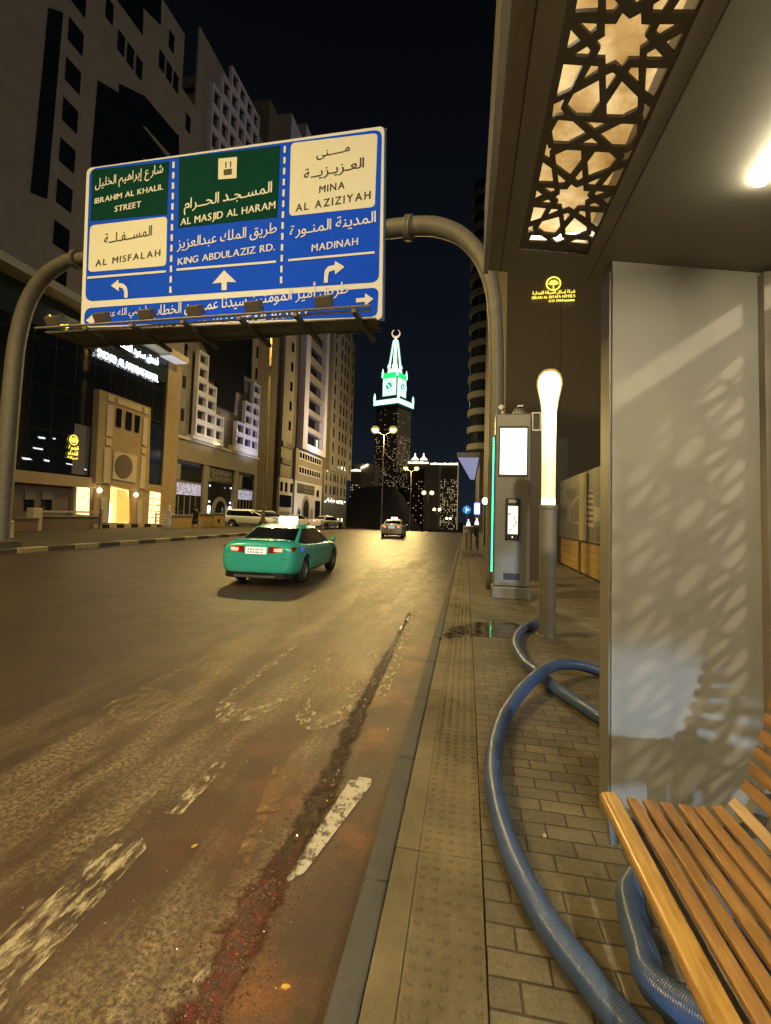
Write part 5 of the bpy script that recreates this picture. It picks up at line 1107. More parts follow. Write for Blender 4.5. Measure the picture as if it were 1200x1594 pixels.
mb.add([(FX-.2, a, b_) for a, b_ in inn+ou]+[(FX-.34, a, b_) for a, b_ in inn+ou], [(j, j+1, k+j+1, k+j) for j in range(k-1)]+[(j, j+1, 2*k+j+1, 2*k+j) for j in range(k-1)]+[(k+j, k+j+1, 3*k+j+1, 3*k+j) for j in range(k-1)]); mb.build('entrance_arch', stone_g, ST)
for y in (45.75, 50.2):
    for z, r in ((4.3, .09), (2.6, .10), (1.9, .2), (1.55, .16), (.4, .12)):
        mb = MB(); mb.sphere((FX+.02, y, z), r, 8, 1.6 if r > .13 else 1); mb.build('hanging_lantern', emat('lantern', (.9, .95, 1), 2.2) if 'lantern' not in MATS else MATS['lantern'], ST, smooth=True)

# small floodlights that wash the white grids and the white frame from below
def uplight(par, x, y, z, aim, power, colr, fixture=True, size=110):
    ld = bpy.data.lights.new('facade_floodlight', 'SPOT'); ld.energy = power; ld.color = colr; ld.spot_size = R(size); ld.spot_blend = .8; ld.shadow_soft_size = .12
    lo = bpy.data.objects.new('facade_floodlight', ld); col.objects.link(lo); lo.location = (x, y, z); lo.rotation_euler = Vector(aim).to_track_quat('-Z', 'Y').to_euler()
uplight(ST, FX+4.5, 44, 8.0, (-4.5, 0, 4.5), 420, (1, .90, .80))
uplight(ST, FX+4.5, 53, 8.0, (-4.5, .5, 4.5), 620, (.80, .80, 1.0))
mb = MB(); yz(mb, 45.2, 45.75, 8.66, 8.8, FX+.55, FX+.9); mb.build('floodlight', emat('yellow_flood_lens', (1, .75, .2), 3), ST)

# --- brown recess and white framed building
GB = thing('brown_building', 'plain dark brown block set back behind the tall lamp pole', 'building', (-30, 59, 0))
mb = MB(); yz(mb, 56.9, 64.2, -2, 58, FX-18, FX-.6); mb.build('wall', stone_d, GB)
mb = MB(); yz(mb, 56.95, 57.9, -.5, 3.4, FX-.59, FX-.40); mb.build('service_door', stone_g, GB)
mb = MB(); yz(mb, 60.2, 61.6, 2.2, 2.5, FX-.59, FX-.45); mb.build('small_canopy', stone_g, GB)
WF = thing('white_framed_building', 'tall building with a white frame round dark window bands and an arched stone entrance', 'building', (-30, 74, 0))
mb = MB(); yz(mb, 64.25, 84.5, -2, 54, FX-18, FX-.3); mb.build('wall', stone_d, WF)
mb = MB(); yz(mb, 64.3, 68.4, 7, 50, FX-.29, FX+.1); col1 = mb.build('grey_pier', stone_g, WF)
for k in range(12):
    mb = MB(); yz(mb, 66.7, 67.6, 14.2+k*3.05, 15.6+k*3.05, FX+.1, FX+.14); mb.build('window', bglass, WF)
mb = MB(); yz(mb, 64.4, 68.2, 11.4, 12.2, FX+.11, FX+.3); yz(mb, 64.4, 68.2, 8.9, 9.7, FX+.11, FX+.3); mb.build('louvre_band', black_m, WF)
# white frame
FX2 = FX+.4; y0, y1, z0, z1 = 71.3, 83.6, 12.1, 46
mb = MB(); yz(mb, y0, y0+2.1, z0, z1, FX-.28, FX2+.4); yz(mb, y1-1.5, y1, z0, z1, FX-.28, FX2+.4); yz(mb, y0+2.1, y1-1.5, z0, z0+1.1, FX-.28, FX2+.398); yz(mb, y0+2.1, y1-1.5, z1-1, z1, FX-.28, FX2+.398); mb.build('white_frame', lav, WF)
mb = MB()
for k in range(1, 11): yz(mb, y0+2.11, y1-1.51, z0+1.1+k*3.05-.9, z0+1.1+k*3.05, FX-.2, FX2+.1)
mb.build('spandrel', stone_g, WF)
mb = MB(); yz(mb, y0+2.11, y1-1.51, z0+1.11, z1-1.01, FX-.27, FX-.1); wb_ = mb.build('window_band', bglass, WF)
mb = MB(); yz(mb, 80.6, 81.2, 13.6, 15, FX-.09, FX-.05); mb.build('lit_pane', emat('lit_pane', (.9, .9, .8), .7), wb_)
mb = MB(); yz(mb, 70.2, 84.2, 6.9, 12.0, FX-.29, FX+.15); mb.build('stone_band', stone_g, WF)
for z in (10.6, 8.2):
    mb = MB(); yz(mb, 71.4, 82.9, z-.15, z+1.15, FX+.151, FX+.22); f_ = mb.build('window_frame', stone_w, WF)
    mb = MB()
    for k in range(9):
        a = 71.7+k*1.25; yz(mb, a, a+.95, z+.05, z+.95, FX+.221, FX+.24)
    mb.build('panes', bglass, f_)
mb = MB(); yz(mb, 64.3, 69.5, -1, 6.9, FX-.29, FX+.05); mb.build('stone_base', stone_w, WF)
for y in (65.1, 66.9, 69.0):
    mb = MB(); yz(mb, y-.45, y+.45, 4.8, 6.2, FX+.051, FX+.08); mb.build('window', bglass, WF)
mb = MB(); yz(mb, 64.5, 69.2, 2.5, 4.3, FX+.051, FX+.09); mb.build('dark_board', bglass, WF)
mb = MB(); yz(mb, 64.5, 69.2, 1.8, 2.45, FX+.051, FX+.10); mb.build('pale_board', stone_w, WF)
mb = MB(); yz(mb, 64.7, 69.0, -.5, 1.75, FX+.051, FX+.08); mb.build('roller_shutter', stone_g, WF)
mb = MB(); yz(mb, 70.3, 84.3, -1, 6.88, FX-.29, FX+.12); mb.build('entrance_wall', stone_w, WF)
mb = MB(); yz(mb, 71.3, 79.9, 4.9, 6.5, FX+.121, FX+.16); nb2 = mb.build('name_board', mat('purple_black_board', (.022, .018, .028), .4), WF)
ytext(nb2, 'فندق الضيافة', 74.5, 79.6, 5.85, .4, FX+.16, dimtxt); ytext(nb2, 'HOTEL', 74.8, 79.4, 5.1, .4, FX+.16, dimtxt)
def archf(name, cy, hw, zs, X, m, par, d=.04):
    n_ = 16; pts = [(X, cy+hw, -.6)]+[(X, cy+hw*math.cos(math.pi*j/n_), zs+hw*1.3*math.sin(math.pi*j/n_)) for j in range(n_+1)]+[(X, cy-hw, -.6)]
    mb = MB(); mb.prism(pts, (d, 0, 0)); return mb.build(name, m, par)
archf('entrance_arch', 75.6, 1.75, 2.4, FX+.121, stone_g, WF, .1); archf('entrance_door', 75.6, 1.35, 2.2, FX+.225, black_m, WF)
archf('side_arch', 72.4, .75, 1.6, FX+.121, stone_g, WF, .1); archf('side_door', 72.4, .52, 1.5, FX+.225, black_m, WF); archf('side_arch', 78.8, .75, 1.6, FX+.121, stone_g, WF, .1)
mb = MB(); yz(mb, 80.6, 83.4, -.6, 4.0, FX+.121, FX+.2); mb.build('dark_shop', bglass, WF)
mb = MB(); yz(mb, 81.2, 82.5, 4.7, 5.9, FX+.121, FX+.18); mb.build('window', bglass, WF)
# roof blocks of this building seen above the sign
for ya, yb, za, zb_ in ((63.4, 68.4, 50, 61.8), (69.5, 72.6, 50, 65.5)):
    mb = MB(); yz(mb, ya, yb, za-10, zb_, FX-16, FX-.2); mb.build('roof_block', stone_g, WF)
    mb = MB(); yz(mb, ya+.1, yb-.1, za-10, zb_-.1, FX-.199, FX-.12); mb.build('roof_block_face', lav, WF)  # lit street side of the block put in as a lavender sheet

uplight(WF, FX+6, 77, 11, (-6, 0, 7), 1500, (.80, .78, 1.0))
uplight(WF, FX+5, 70, 1.5, (-5, 3, 2.2), 420, (1, .95, .92))
# --- beige window block with shop
BW = thing('beige_window_block', 'tall beige block with rows of small dark windows above a blue lit shop', 'building', (-30, 92, -1))
mb = MB(); yz(mb, 85.0, 102.5, -6, 44, FX-18, FX); mb.build('wall', stone_d, BW)
mb = MB(); yz(mb, 88.5, 102.6, 10.3, 44, FX+.001, FX+.3); bf = mb.build('upper_face', stone_g, BW)
mb = MB(); yz(mb, 85.1, 101.4, 4.9, 10.2, FX+.001, FX+.3); mb.build('lower_face', stone_g, BW)
mb = MB(); yz(mb, 102.61, 106, 9.5, 42, FX-8, FX+.15); mb.build('corner_bay', stone_g, BW)
mb = MB()
for k in range(10): yz(mb, 104.0, 104.8, 11.2+k*3, 13+k*3, FX+.151, FX+.19)
mb.build('bay_windows', bglass, BW)
nwin = 0
for k in range(11):
    for y in (90.0, 94.4, 97.0, 99.4):
        mb = MB(); yz(mb, y-.42, y+.42, 11.3+k*2.9, 13.2+k*2.9, FX+.301, FX+.33); mb.build('window', bglass, BW)
for k in range(2):
    for y in (86.3, 89.2, 91.4, 92.5, 94.3, 97.2, 99.9):
        mb = MB(); yz(mb, y-.36, y+.36, 5.6+k*2.6, 7.3+k*2.6, FX+.301, FX+.33); mb.build('window', bglass, BW)
mb = MB(); yz(mb, 85.1, 102.4, -6, 4.88, FX+.001, FX+.25); shp = mb.build('shop_front', mat('teal_grey_cladding', (.10, .12, .125), .5), BW)
ytext(BW, 'مطعم الضيافة', 87.6, 93.0, 4.1, .8, FX+.27, emat('shop_letters', (1, .95, .8), 1.6), .05); ytext(BW, 'HOTEL', 94, 99.6, 3.9, .75, FX+.27, MATS['shop_letters'], .05)
for y, h_ in ((86.0, 2.0), (88.0, 2.2), (90.5, 1.9), (91.8, 1.5)):
    mb = MB(); yz(mb, y-.75, y+.75, -1.8, h_-.8, FX+.251, FX+.28); mb.build('lit_shop_window', blue_lit if y < 90 else cool_lit, BW)
for y in (95.2, 98.2):
    mb = MB(); yz(mb, y-.18, y+.18, -1.0, .8, FX+.3, FX+.5); mb.build('warm_lantern', emat('warm_lantern', (1, .85, .55), 2.2) if 'warm_lantern' not in MATS else MATS['warm_lantern'], BW)
for y in (85.6, 86.9, 99.8):
    mb = MB(); mb.sphere((FX+.5, y, 4.4 if y > 86 else 4.0), .16, 8); mb.build('spot_lamp', MATS['lantern'], BW, smooth=True)

# --- forecourt furniture
yelw = mat('yellow_barrier_paint', (.42, .29, .10), .7, 0, .2, 4)
for k, (a, b_, h_, lab) in enumerate(((33.3, 36.2, 1.0, 'low ochre wall panel beside the pale railing'), (36.4, 39.3, 1.15, 'ochre wall panel behind the dark coated person'), (39.5, 41.6, 1.2, 'ochre wall panel with a dark round hole next to the white van'))):
    B_ = thing('barrier_wall', lab, 'barrier', (-22.8, a, .15), 'ochre wall panels along the forecourt')
    mb = MB(); yz(mb, a, b_, .15, .15+h_, -23.0, -22.75); mb.build('panel', yelw, B_, bevel=.03); mb = MB(); yz(mb, a-.02, b_+.02, .15+h_+.002, .25+h_, -23.05, -22.7); mb.build('coping', stone_g, B_)
    if k == 2: mb = MB(); mb.lathe([(.2, -22.749), (.2, -22.72)], (0, 40.4, .75), 14, 'x'); mb.build('drain_hole', black_m, B_)
RA = thing('railing', 'pale slatted railing beside the white robed person', 'railing', (-24, 33, .15))
mb = MB()
for z in (.4, .65, .9, 1.15): yz(mb, 33.2, 35.3, z, z+.10, -24.05, -24)
mb.build('slats', pale_m, RA); mb = MB(); yz(mb, 33.1, 33.2, .15, 1.35, -24.06, -23.98); yz(mb, 35.3, 35.4, .15, 1.35, -24.06, -23.98); mb.build('posts', pale_m, RA)
BG = thing('boom_barrier', 'parking boom barrier with pale box and long horizontal arm before the hotel', 'barrier', (-24, 24.2, .15))
p = atX(54, 812, -24.5); q = atX(158, 804, -24.5)
mb = MB(); yz(mb, p.y-.3, p.y+.3, .15, 1.5, -24.8, -24.3); mb.build('box', pale_m, BG, bevel=.04)
mb = MB(); mb.box((-24.56, p.y+.31, 1.25), (-24.48, q.y, 1.36)); mb.build('arm', mat('pale_arm', (.55, .42, .32), .6), BG)
mb = MB(); yz(mb, q.y-.1, q.y+.05, .15, 1.5, -24.6, -24.45); mb.build('rest_post', stone_g, BG)
SK = MB(); random.seed(4)
for k in range(16):
    SK.mi = k % 2; a = 28.6+k*.75; SK.box((FX+1.2, a, .15), (FX+1.5, a+.74, .42))
tag(SK.build('striped_step', [kerb_yel, black_m]), 'black and yellow striped step along the hotel entrance', 'step')
HW = thing('garden_wall', 'low dark brown garden wall before the hotel recess', 'wall', (-25.5, 27, .15))
mb = MB(); yz(mb, 24.6, 29.2, .15, .95, -25.9, -25.6); mb.build('wall_panel', stone_d, HW); mb = MB(); yz(mb, 24.55, 29.25, .951, 1.02, -25.95, -25.55); mb.build('coping', stone_g, HW)
BX = thing('planter', 'small reddish planter box near the left gantry foot', 'planter', (-24.5, 21.5, .15))
mb = MB(); p = atX(22, 812, -24.3); yz(mb, p.y-1.0, p.y+1.2, .15, .85, -24.6, -24.0); mb.build('box', mat('reddish_render', (.22, .13, .08), .8), BX, bevel=.03); mb = MB(); yz(mb, p.y-1.05, p.y+1.25, .851, .92, -24.65, -23.95); mb.build('rim', stone_d, BX)
CO = thing('bollard', 'short pale bollard beside the left gantry foot', 'bollard', (-20, 18.7, .15))
p = atX(15, 825, -19.5); mb = MB(); mb.lathe([(.16, .15), (.14, .85), (.16, .9), (.05, .98)], (-19.5, p.y, 0), 14); mb.build('post', pale_m, CO, smooth=True); mb = MB(); mb.lathe([(.22, .15), (.22, .22)], (-19.5, p.y, 0), 14); mb.build('base', stone_d, CO)

# ================================================================== FAR SKYLINE
random.seed(11)
dark_st = mat('far_dark_stone', (.16, .125, .085), .9, 0, .2, .02)
mid_st = mat('far_brown_stone', (.30, .23, .15), .9, 0, .2, .02)
pin_w = emat('pin_lights', (1.0, .78, .42), .85); strip_w = emat('strip_lights', (1.0, .86, .55), 3.0)
def rot(p, c, a): x, y = p[0]-c[0], p[1]-c[1]; return Vector((c[0]+x*math.cos(a)-y*math.sin(a), c[1]+x*math.sin(a)+y*math.cos(a), p[2]))
def rbox(mb, c, hx, hy, z0, z1, a): mb.box((-hx, -hy, z0), (hx, hy, z1), Matrix.Translation((c[0], c[1], 0)) @ Matrix.Rotation(a, 4, 'Z'))
def pins(name, par, c, hx, hy, z0, z1, a, nx, nz, fill, s=.8, faces=((0, -1), (1, 0))):
    mb = MB(); M = Matrix.Translation((c[0], c[1], 0)) @ Matrix.Rotation(a, 4, 'Z')
    for fx_, fy_ in faces:
        for i in range(nx):
            for k in range(nz):
                if random.random() > fill: continue
                t = (i+.5)/nx*2-1; z = z0+(k+.5)/nz*(z1-z0); w_ = s*random.uniform(.5, 1)
                if fx_ == 0: pts = [(t*hx-w_, -hy-.3, z-w_*1.3), (t*hx+w_, -hy-.3, z-w_*1.3), (t*hx+w_, -hy-.3, z+w_*1.3), (t*hx-w_, -hy-.3, z+w_*1.3)]
                else: pts = [(fx_*(hx+.3), t*hy-w_, z-w_*1.3), (fx_*(hx+.3), t*hy+w_, z-w_*1.3), (fx_*(hx+.3), t*hy+w_, z+w_*1.3), (fx_*(hx+.3), t*hy-w_, z+w_*1.3)]
                mb.add([M @ Vector(p) for p in pts], [(0, 1, 2, 3)])
    o = mb.build(name, pin_w, par); o['kind'] = 'stuff'; return o
# clock tower
TC = (-103.8, 640.0); TA = R(-24)
CT = thing('clock_tower', 'very tall dark tower crowned with a green and white glowing clock and crescent spire', 'clock tower', (TC[0], TC[1], -13))
K = 640/600
def tz(y): return atY(608, y, TC[1]).z
mb = MB(); rbox(mb, TC, 18, 18, -14, tz(640), TA); mb.build('shaft', mid_st, CT)
pins('lit_windows', CT, TC, 18, 18, tz(765), tz(682), TA, 16, 30, .30, .38)
pins('lit_windows', CT, TC, 18, 18, tz(678), tz(640), TA, 10, 10, .10, .38)
gw = emat('pale_green_glow', (.50, 1.0, .72), 1.7); gg = emat('green_glow', (.02, .75, .16), 1.2); cw = emat('clock_white', (.80, 1.0, .92), 1.15); wg = emat('spire_glow', (.72, .95, .78), .9); gdk = mat('tower_crown_stone', (.10, .13, .12), .7)
mb = MB(); rbox(mb, TC, 20, 20, tz(639), tz(636.5), TA); mb.build('balcony_slab', gdk, CT)
mb = MB(); rbox(mb, TC, 20.4, 20.4, tz(634), tz(627), TA); mb.build('balcony_light_band', gw, CT)
mb = MB(); rbox(mb, TC, 19.6, 19.6, tz(636.4), tz(624.5), TA); mb.build('balcony_core', gdk, CT)
hw = 12.0
mb = MB(); rbox(mb, TC, hw, hw, tz(626), tz(584), TA); mb.build('clock_block', gdk, CT)
MT = Matrix.Translation((TC[0], TC[1], 0)) @ Matrix.Rotation(TA, 4, 'Z')
zc_ = tz(604.5); rc = tz(593)-zc_
for name_, rr_ in (('front', 0), ('side', 90)):
    Mf = MT @ Matrix.Rotation(R(rr_), 4, 'Z')
    mb = MB(); mb.box((-hw+1, -hw-.8, tz(619)), (hw-1, -hw-.1, tz(592.5)), Mf); cf_ = mb.build('clock_frame', wg, CT)
    mb = MB(); mb.box((-hw+1, -hw-.8, tz(592)), (hw-1, -hw-.1, tz(584)), Mf); mb.build('green_panel', gg, CT)
    n_ = 40; mb = MB(); mb.prism([Mf @ Vector((rc*math.cos(2*math.pi*j/n_), -hw-.9, zc_+rc*math.sin(2*math.pi*j/n_))) for j in range(n_)], Mf.to_3x3() @ Vector((0, -.8, 0))); fc_ = mb.build('clock_face', cw, CT)
    mb = MB(); mb.prism([Mf @ Vector((rc*.48*math.cos(2*math.pi*j/n_), -hw-1.75, zc_+rc*.48*math.sin(2*math.pi*j/n_))) for j in range(n_)], Mf.to_3x3() @ Vector((0, -.2, 0))); mb.build('face_centre', emat('clock_green', (.06, .55, .32), .8) if 'clock_green' not in MATS else MATS['clock_green'], fc_)
    for ang, ln in ((-48, .80), (-20, -.55), (150, .35)):
        d = Vector((math.sin(R(ang)), 0, math.cos(R(ang)))); s_ = Vector((d.z, 0, -d.x))*.55
        mb = MB(); mb.prism([Mf @ (Vector((0, -hw-2.0, zc_))+q_) for q_ in (-s_, s_, d*rc*ln+s_*.6, d*rc*ln-s_*.6)], Mf.to_3x3() @ Vector((0, -.2, 0))); mb.build('clock_hand', cw, fc_)
    mb = MB()
    for h_ in range(12):
        a = R(30*h_); mb.prism([Mf @ Vector((rc*r_*math.sin(a+da), -hw-1.75, zc_+rc*r_*math.cos(a+da))) for r_, da in ((.66, -.07), (.66, .07), (.92, .07), (.92, -.07))], Mf.to_3x3() @ Vector((0, -.2, 0)))
    mb.build('hour_marks', MATS['clock_green'], fc_)
mb = MB(); mb.lathe([(10, tz(584)), (10.5, tz(580)), (8.5, tz(577)), (5, tz(574.5)), (1, tz(573))], (TC[0], TC[1], 0), 20); mb.build('dome', cw, CT, smooth=True)
mb = MB()
for sx_, sy_ in ((-1, -1), (1, -1), (1, 1), (-1, 1)):
    c = MT @ Vector((sx_*hw, sy_*hw, 0)); mb.lathe([(1.6, tz(590)), (1.6, tz(583)), (.2, tz(576))], (c.x, c.y, 0), 8)
    c = MT @ Vector((sx_*19.5, sy_*19.5, 0)); mb.lathe([(1.5, tz(627)), (1.5, tz(620)), (.2, tz(615))], (c.x, c.y, 0), 8)
mb.build('corner_pinnacles', gw, CT)
mb = MB()
for sx_, sy_ in ((-1, -1), (1, -1), (1, 1), (-1, 1)):
    a, b_ = MT @ Vector((sx_*6.2, sy_*6.2, tz(578))), MT @ Vector((sx_*2.4, sy_*2.4, tz(533))); mb.bar(a, b_, 1.6, 8, 1.2)
    a = MT @ Vector((sx_*6.4, sy_*6.4, tz(572))); mb.sphere(a, 1.9, 8, 1.8)
mb.build('spire_legs', wg, CT)
mb = MB(); mb.lathe([(4.2, tz(572)), (4.2, tz(569)), (2.4, tz(566)), (2.1, tz(534)), (3.9, tz(533)), (3.7, tz(530.5)), (1.4, tz(529)), (1.2, tz(526))], (TC[0], TC[1], 0), 14); mb.build('spire', gw, CT, smooth='all')
mb = MB(); n_ = 24; rO = 6.2; cz = tz(519.8); c = (TC[0], TC[1])
ip = [(rO*math.cos(R(125+290*j/n_)), rO*math.sin(R(125+290*j/n_))) for j in range(n_+1)]
ii = [(.80*rO*math.cos(R(122+296*j/n_)), 1.1+.80*rO*math.sin(R(122+296*j/n_))) for j in range(n_+1)]
mb.add([(c[0]+x, c[1]-1, cz+z) for x, z in ip+ii]+[(c[0]+x, c[1]+1, cz+z) for x, z in ip+ii], [f_ for j in range(n_) for f_ in ((j, j+1, n_+2+j, n_+1+j), (2*n_+2+j, 2*n_+3+j, 3*n_+4+j, 3*n_+3+j), (j, j+1, 2*n_+3+j, 2*n_+2+j), (n_+1+j, n_+2+j, 3*n_+4+j, 3*n_+3+j))])
mb.build('crescent', emat('crescent_gold', (1.0, .70, .45), .75), CT)
# flanking towers
def tower(label, x0, x1, ytop, Y, fill, m, nx=9, nz=22, band=None, domes=(), y0=760, fs=((0, -1),), s=.42, edge=False):
    a, b_ = atY(x0, ytop, Y), atY(x1, ytop, Y); cx = (a.x+b_.x)/2; hx = (b_.x-a.x)/2; z1 = (a.z+b_.z)/2
    T = thing('tower_block', label, 'tower', (cx, Y, -13), 'towers round the clock tower')
    mb = MB(); mb.box((cx-hx, Y, -14), (cx+hx, Y+40, z1)); mb.build('wall', m, T)
    zl = atY(x0, 826, Y).z
    if fill: pins('lit_windows', T, (cx, Y+20), hx*.94, 20, zl, z1-(z1-zl)*.22, 0, nx, nz, fill, s, fs)
    if band:
        mb = MB()
        for k in range(int(hx*2/2.2)):
            xx = cx-hx+1+k*2.2; h_ = random.uniform(1.4, 2.6); mb.box((xx, Y-.6, z1-.4), (xx+1.7, Y-.1, z1-.4+h_))
        o = mb.build('roofline_lights', strip_w, T); o['kind'] = 'stuff'
    if edge:
        mb = MB()
        for k in range(60):
            zz = zl+(z1-zl)*k/60; mb.box((cx+hx-.9, Y-.5, zz), (cx+hx-.3, Y-.1, zz+.6))
        o = mb.build('edge_lights', pin_w, T); o['kind'] = 'stuff'
    for dx in domes:
        p = atY(dx, ytop, Y); mb = MB(); mb.lathe([(5, z1+4), (4.6, z1+6), (2.4, z1+8), (.8, z1+10), (.9, z1+12.5), (.1, z1+14)], (p.x, Y+6, 0), 12); mb.build('lit_dome', emat('dome_light', (1, .93, .72), 1.5) if 'dome_light' not in MATS else MATS['dome_light'], T, smooth=True)
        mb = MB(); mb.box((p.x-7, Y+1, z1+.01), (p.x+7, Y+12, z1+4)); mb.build('roof_block', m, T)
    return T
tower('dark tower with two small lit domes and a lit roofline right of the clock tower', 634, 668.5, 721, 590, .26, mid_st, 8, 22, True, (645, 658.5))
tower('plain brown tower slab between the domed tower and the pin lit tower', 661, 684, 724, 570, 0, mid_st)
tower('tower covered in pin lights with a lit top edge, rightmost of the far towers', 669, 714, 723, 600, .50, dark_st, 16, 32, True, (), edge=True)
tower('low dark tower with scattered lights just left of the clock tower', 545, 562, 733, 560, .36, dark_st, 6, 20, True)
TB = tower('brown tower with sloping lit top between the low dark tower and the clock tower', 551, 584, 722, 580, .05, mid_st, 8, 20)
mb = MB(); p, q = atY(562, 727, 579), atY(573, 722, 579); mb.prism([p, q, q+Vector((0, 0, -2.5)), p+Vector((0, 0, -2.5))], (0, -.8, 0)); mb.build('roof_light_strip', strip_w, TB)
# black hill in front of them
HP = [(520, 832), (528, 806), (545, 792), (551, 772), (558, 760), (575, 757.5), (600, 757), (613, 759), (621, 772), (628, 796), (640, 812), (648, 832)]
mb = MB(); fr_ = [atY(x, y, 190) for x, y in HP]; rows = []
for k, (dy, s_) in enumerate(((-45, .0), (-25, .55), (-8, .9), (0, 1), (14, 1.0), (45, .75), (90, .0))):
    rows.append([Vector((p.x+random.uniform(-1, 1), 190+dy, -14+(p.z+14)*s_+random.uniform(-.6, .6)*(0 < s_ < 1))) for p in fr_])
nn = len(fr_); mb.add([p for r_ in rows for p in r_], [(i*nn+j, i*nn+j+1, (i+1)*nn+j+1, (i+1)*nn+j) for i in range(len(rows)-1) for j in range(nn-1)])
mb.build('hill', mat('black_rock', (.018, .017, .016), .95, 0, .3, .2), kind='structure')

# ================================================================== RIGHT SIDE beyond the shelter
RW = thing('dark_hotel_block', 'large plain dark brown building with a gold lit emblem high on its wall', 'building', (8, 30, .15))
wallm = mat('dark_brown_cladding', (.10, .08, .052), .75, 0, .08, .25)
p = atY(787, 600, 22)
mb = MB(); mb.box((p.x, 22, -1), (22, 50, 40)); mb.build('wall', wallm, RW)
mb = MB()
for k in range(1, 6): mb.box((p.x+k*2.4, 21.985, 0), (p.x+k*2.4+.025, 21.999, 40))
mb.build('panel_joints', dark_m, RW)
def wt(s, a, b_, hpx, bold=.03):
    A, B = atY(*a, 21.9), atY(*b_, 21.9); z = (A.z+B.z)/2; A.z = B.z = z; dep = ((A+B)/2-CAM).dot(FW)
    mb = MB(); put_text(mb, s, A, B, (0, 0, 1), hpx*dep/F_PX, (0, -1, 0), bold, 0, .01); return mb.build('gold_lettering', gold_neon, RW)
wt('شركة إسكان الضيافة الفندقية', (828.5, 459.5), (895, 455), 5.2, .03); wt("ESKAN AL DIYAFA HOTEL'S", (828, 466.5), (895, 462), 4.2, .04); wt('CO 1980', (854, 470.8), (877, 469), 3.6, .04)
A, B = atY(878, 468.2, 21.9), atY(894, 466.6, 21.9); mb = MB(); mb.box((A.x, 21.88, A.z-.03), (B.x, 21.9, A.z+.03)); mb.build('gold_rule', gold_neon, RW)
c = atY(861.5, 441.5, 21.88); mb = MB(); n_ = 30
mb.add([(c.x+r*math.cos(2*math.pi*j/n_), 21.88, c.z+r*math.sin(2*math.pi*j/n_)) for r in (.335, .275) for j in range(n_)], [(j, (j+1) % n_, n_+(j+1) % n_, n_+j) for j in range(n_)])
mb.add([(c.x-.03, 21.88, c.z-.29), (c.x+.03, 21.88, c.z-.29), (c.x+.02, 21.88, c.z+.02), (c.x-.02, 21.88, c.z+.02)], [(0, 1, 2, 3)])
for a in range(-75, 76, 25):
    d = Vector((math.sin(R(a)), 0, math.cos(R(a)))); s_ = Vector((d.z, 0, -d.x)); o_ = c+Vector((0, 0, -.05)); mb.add([o_, o_+d*.14+s_*.045, o_+d*.27, o_+d*.14-s_*.045], [(0, 1, 2, 3)])
mb.build('gold_emblem', gold_neon, RW)
# hoarding with printed picture above a timber fence
HD = thing('hoarding', 'printed hoarding with a faded hotel picture above a yellow timber fence', 'hoarding', (3.3, 14, .15))
hy0, hy1 = 8.5, 17.4
skyp = mat('print_sky', (.20, .205, .18), .55, 0, .2, 1.2); 
mb = MB(); mb.box((3.24, hy0, 1.12), (3.30, hy1, 3.05)); bn = mb.build('printed_banner', skyp, HD)
prt_w = mat('print_white', (.48, .43, .32), .55, 0, .08, 6); prt_d = mat('print_dark', (.075, .07, .052), .55, 0, .2, 8); prt_g = mat('print_ground', (.15, .14, .115), .55, 0, .2, 3)
def bp(px, m, X=3.237): return [atX(x, y, X) for x, y in px]
def s664(*c): return [(x/6.64+840, y/6.64+680) for x, y in c]
gw_ = MB(); gw_.prism([p for p in bp(s664((185, 870), (410, 900), (560, 940), (668, 900), (668, 1090), (185, 1042)), 0)], (.002, 0, 0)); gw_.build('print_ground', prt_g, bn)
bw_ = MB(); bw_.prism(bp(s664((310, 720), (412, 590), (412, 905), (310, 870)), 0, 3.234), (.002, 0, 0)); bw_.prism(bp(s664((478, 548), (560, 560), (556, 935), (478, 920)), 0, 3.234), (.002, 0, 0)); bw_.prism(bp(s664((560, 720), (660, 730), (660, 860), (560, 880)), 0, 3.234), (.002, 0, 0)); bw_.build('print_building', prt_w, bn)
bd_ = MB()
for k in range(6): bd_.prism(bp(s664((318+k*15, 730-k*18), (328+k*15, 718-k*18), (328+k*15, 880), (318+k*15, 878)), 0, 3.231), (.002, 0, 0))
for k in range(6): bd_.prism(bp(s664((486, 560+k*60), (552, 566+k*60), (552, 600+k*58), (486, 594+k*58)), 0, 3.231), (.002, 0, 0))
for x in (300, 340, 320): bd_.prism(bp(s664((x-32, 560), (x, 530), (x+30, 565), (x+10, 640), (x-12, 640)), 0, 3.229-.001*x/300), (.002, 0, 0))
for x, h_ in ((215, 700), (240, 720), (265, 710), (640, 700), (655, 710)): bd_.prism(bp(s664((x-14, h_+40), (x, h_), (x+14, h_+40), (x+3, 870), (x-3, 870)), 0, 3.227), (.002, 0, 0))
bd_.build('print_palms_and_windows', prt_d, bn)
mb = MB(); a, b_ = atX(902, 840, 3.2), atX(911, 840, 3.2); mb.box((3.18, b_.y, 1.13), (3.225, a.y, 3.0)); mb.build('pale_strip', mat('pale_strip', (.40, .34, .20), .6), HD)
fy = wood('fence_timber', (.36, .22, .055), (.48, .32, .09), .6, 0); rust = mat('rusty_post', (.10, .035, .015), .8)
ys_ = [8.6, 11.4, 14.4, 17.3]
for a, b_ in zip(ys_[:-1], ys_[1:]):
    mb = MB()
    for k in range(4): mb.box((3.245, a+.12, .22+k*.215), (3.285, b_-.12, .425+k*.215))
    mb.build('timber_panel', fy, HD)
for y in ys_:
    mb = MB(); mb.box((3.22, y-.08, .15), (3.30, y+.08, 1.10)); mb.build('fence_post', rust, HD)
mb = MB(); mb.box((3.21, 8.5, 1.095), (3.31, 17.4, 1.118)); mb.build('top_rail', rust, HD)
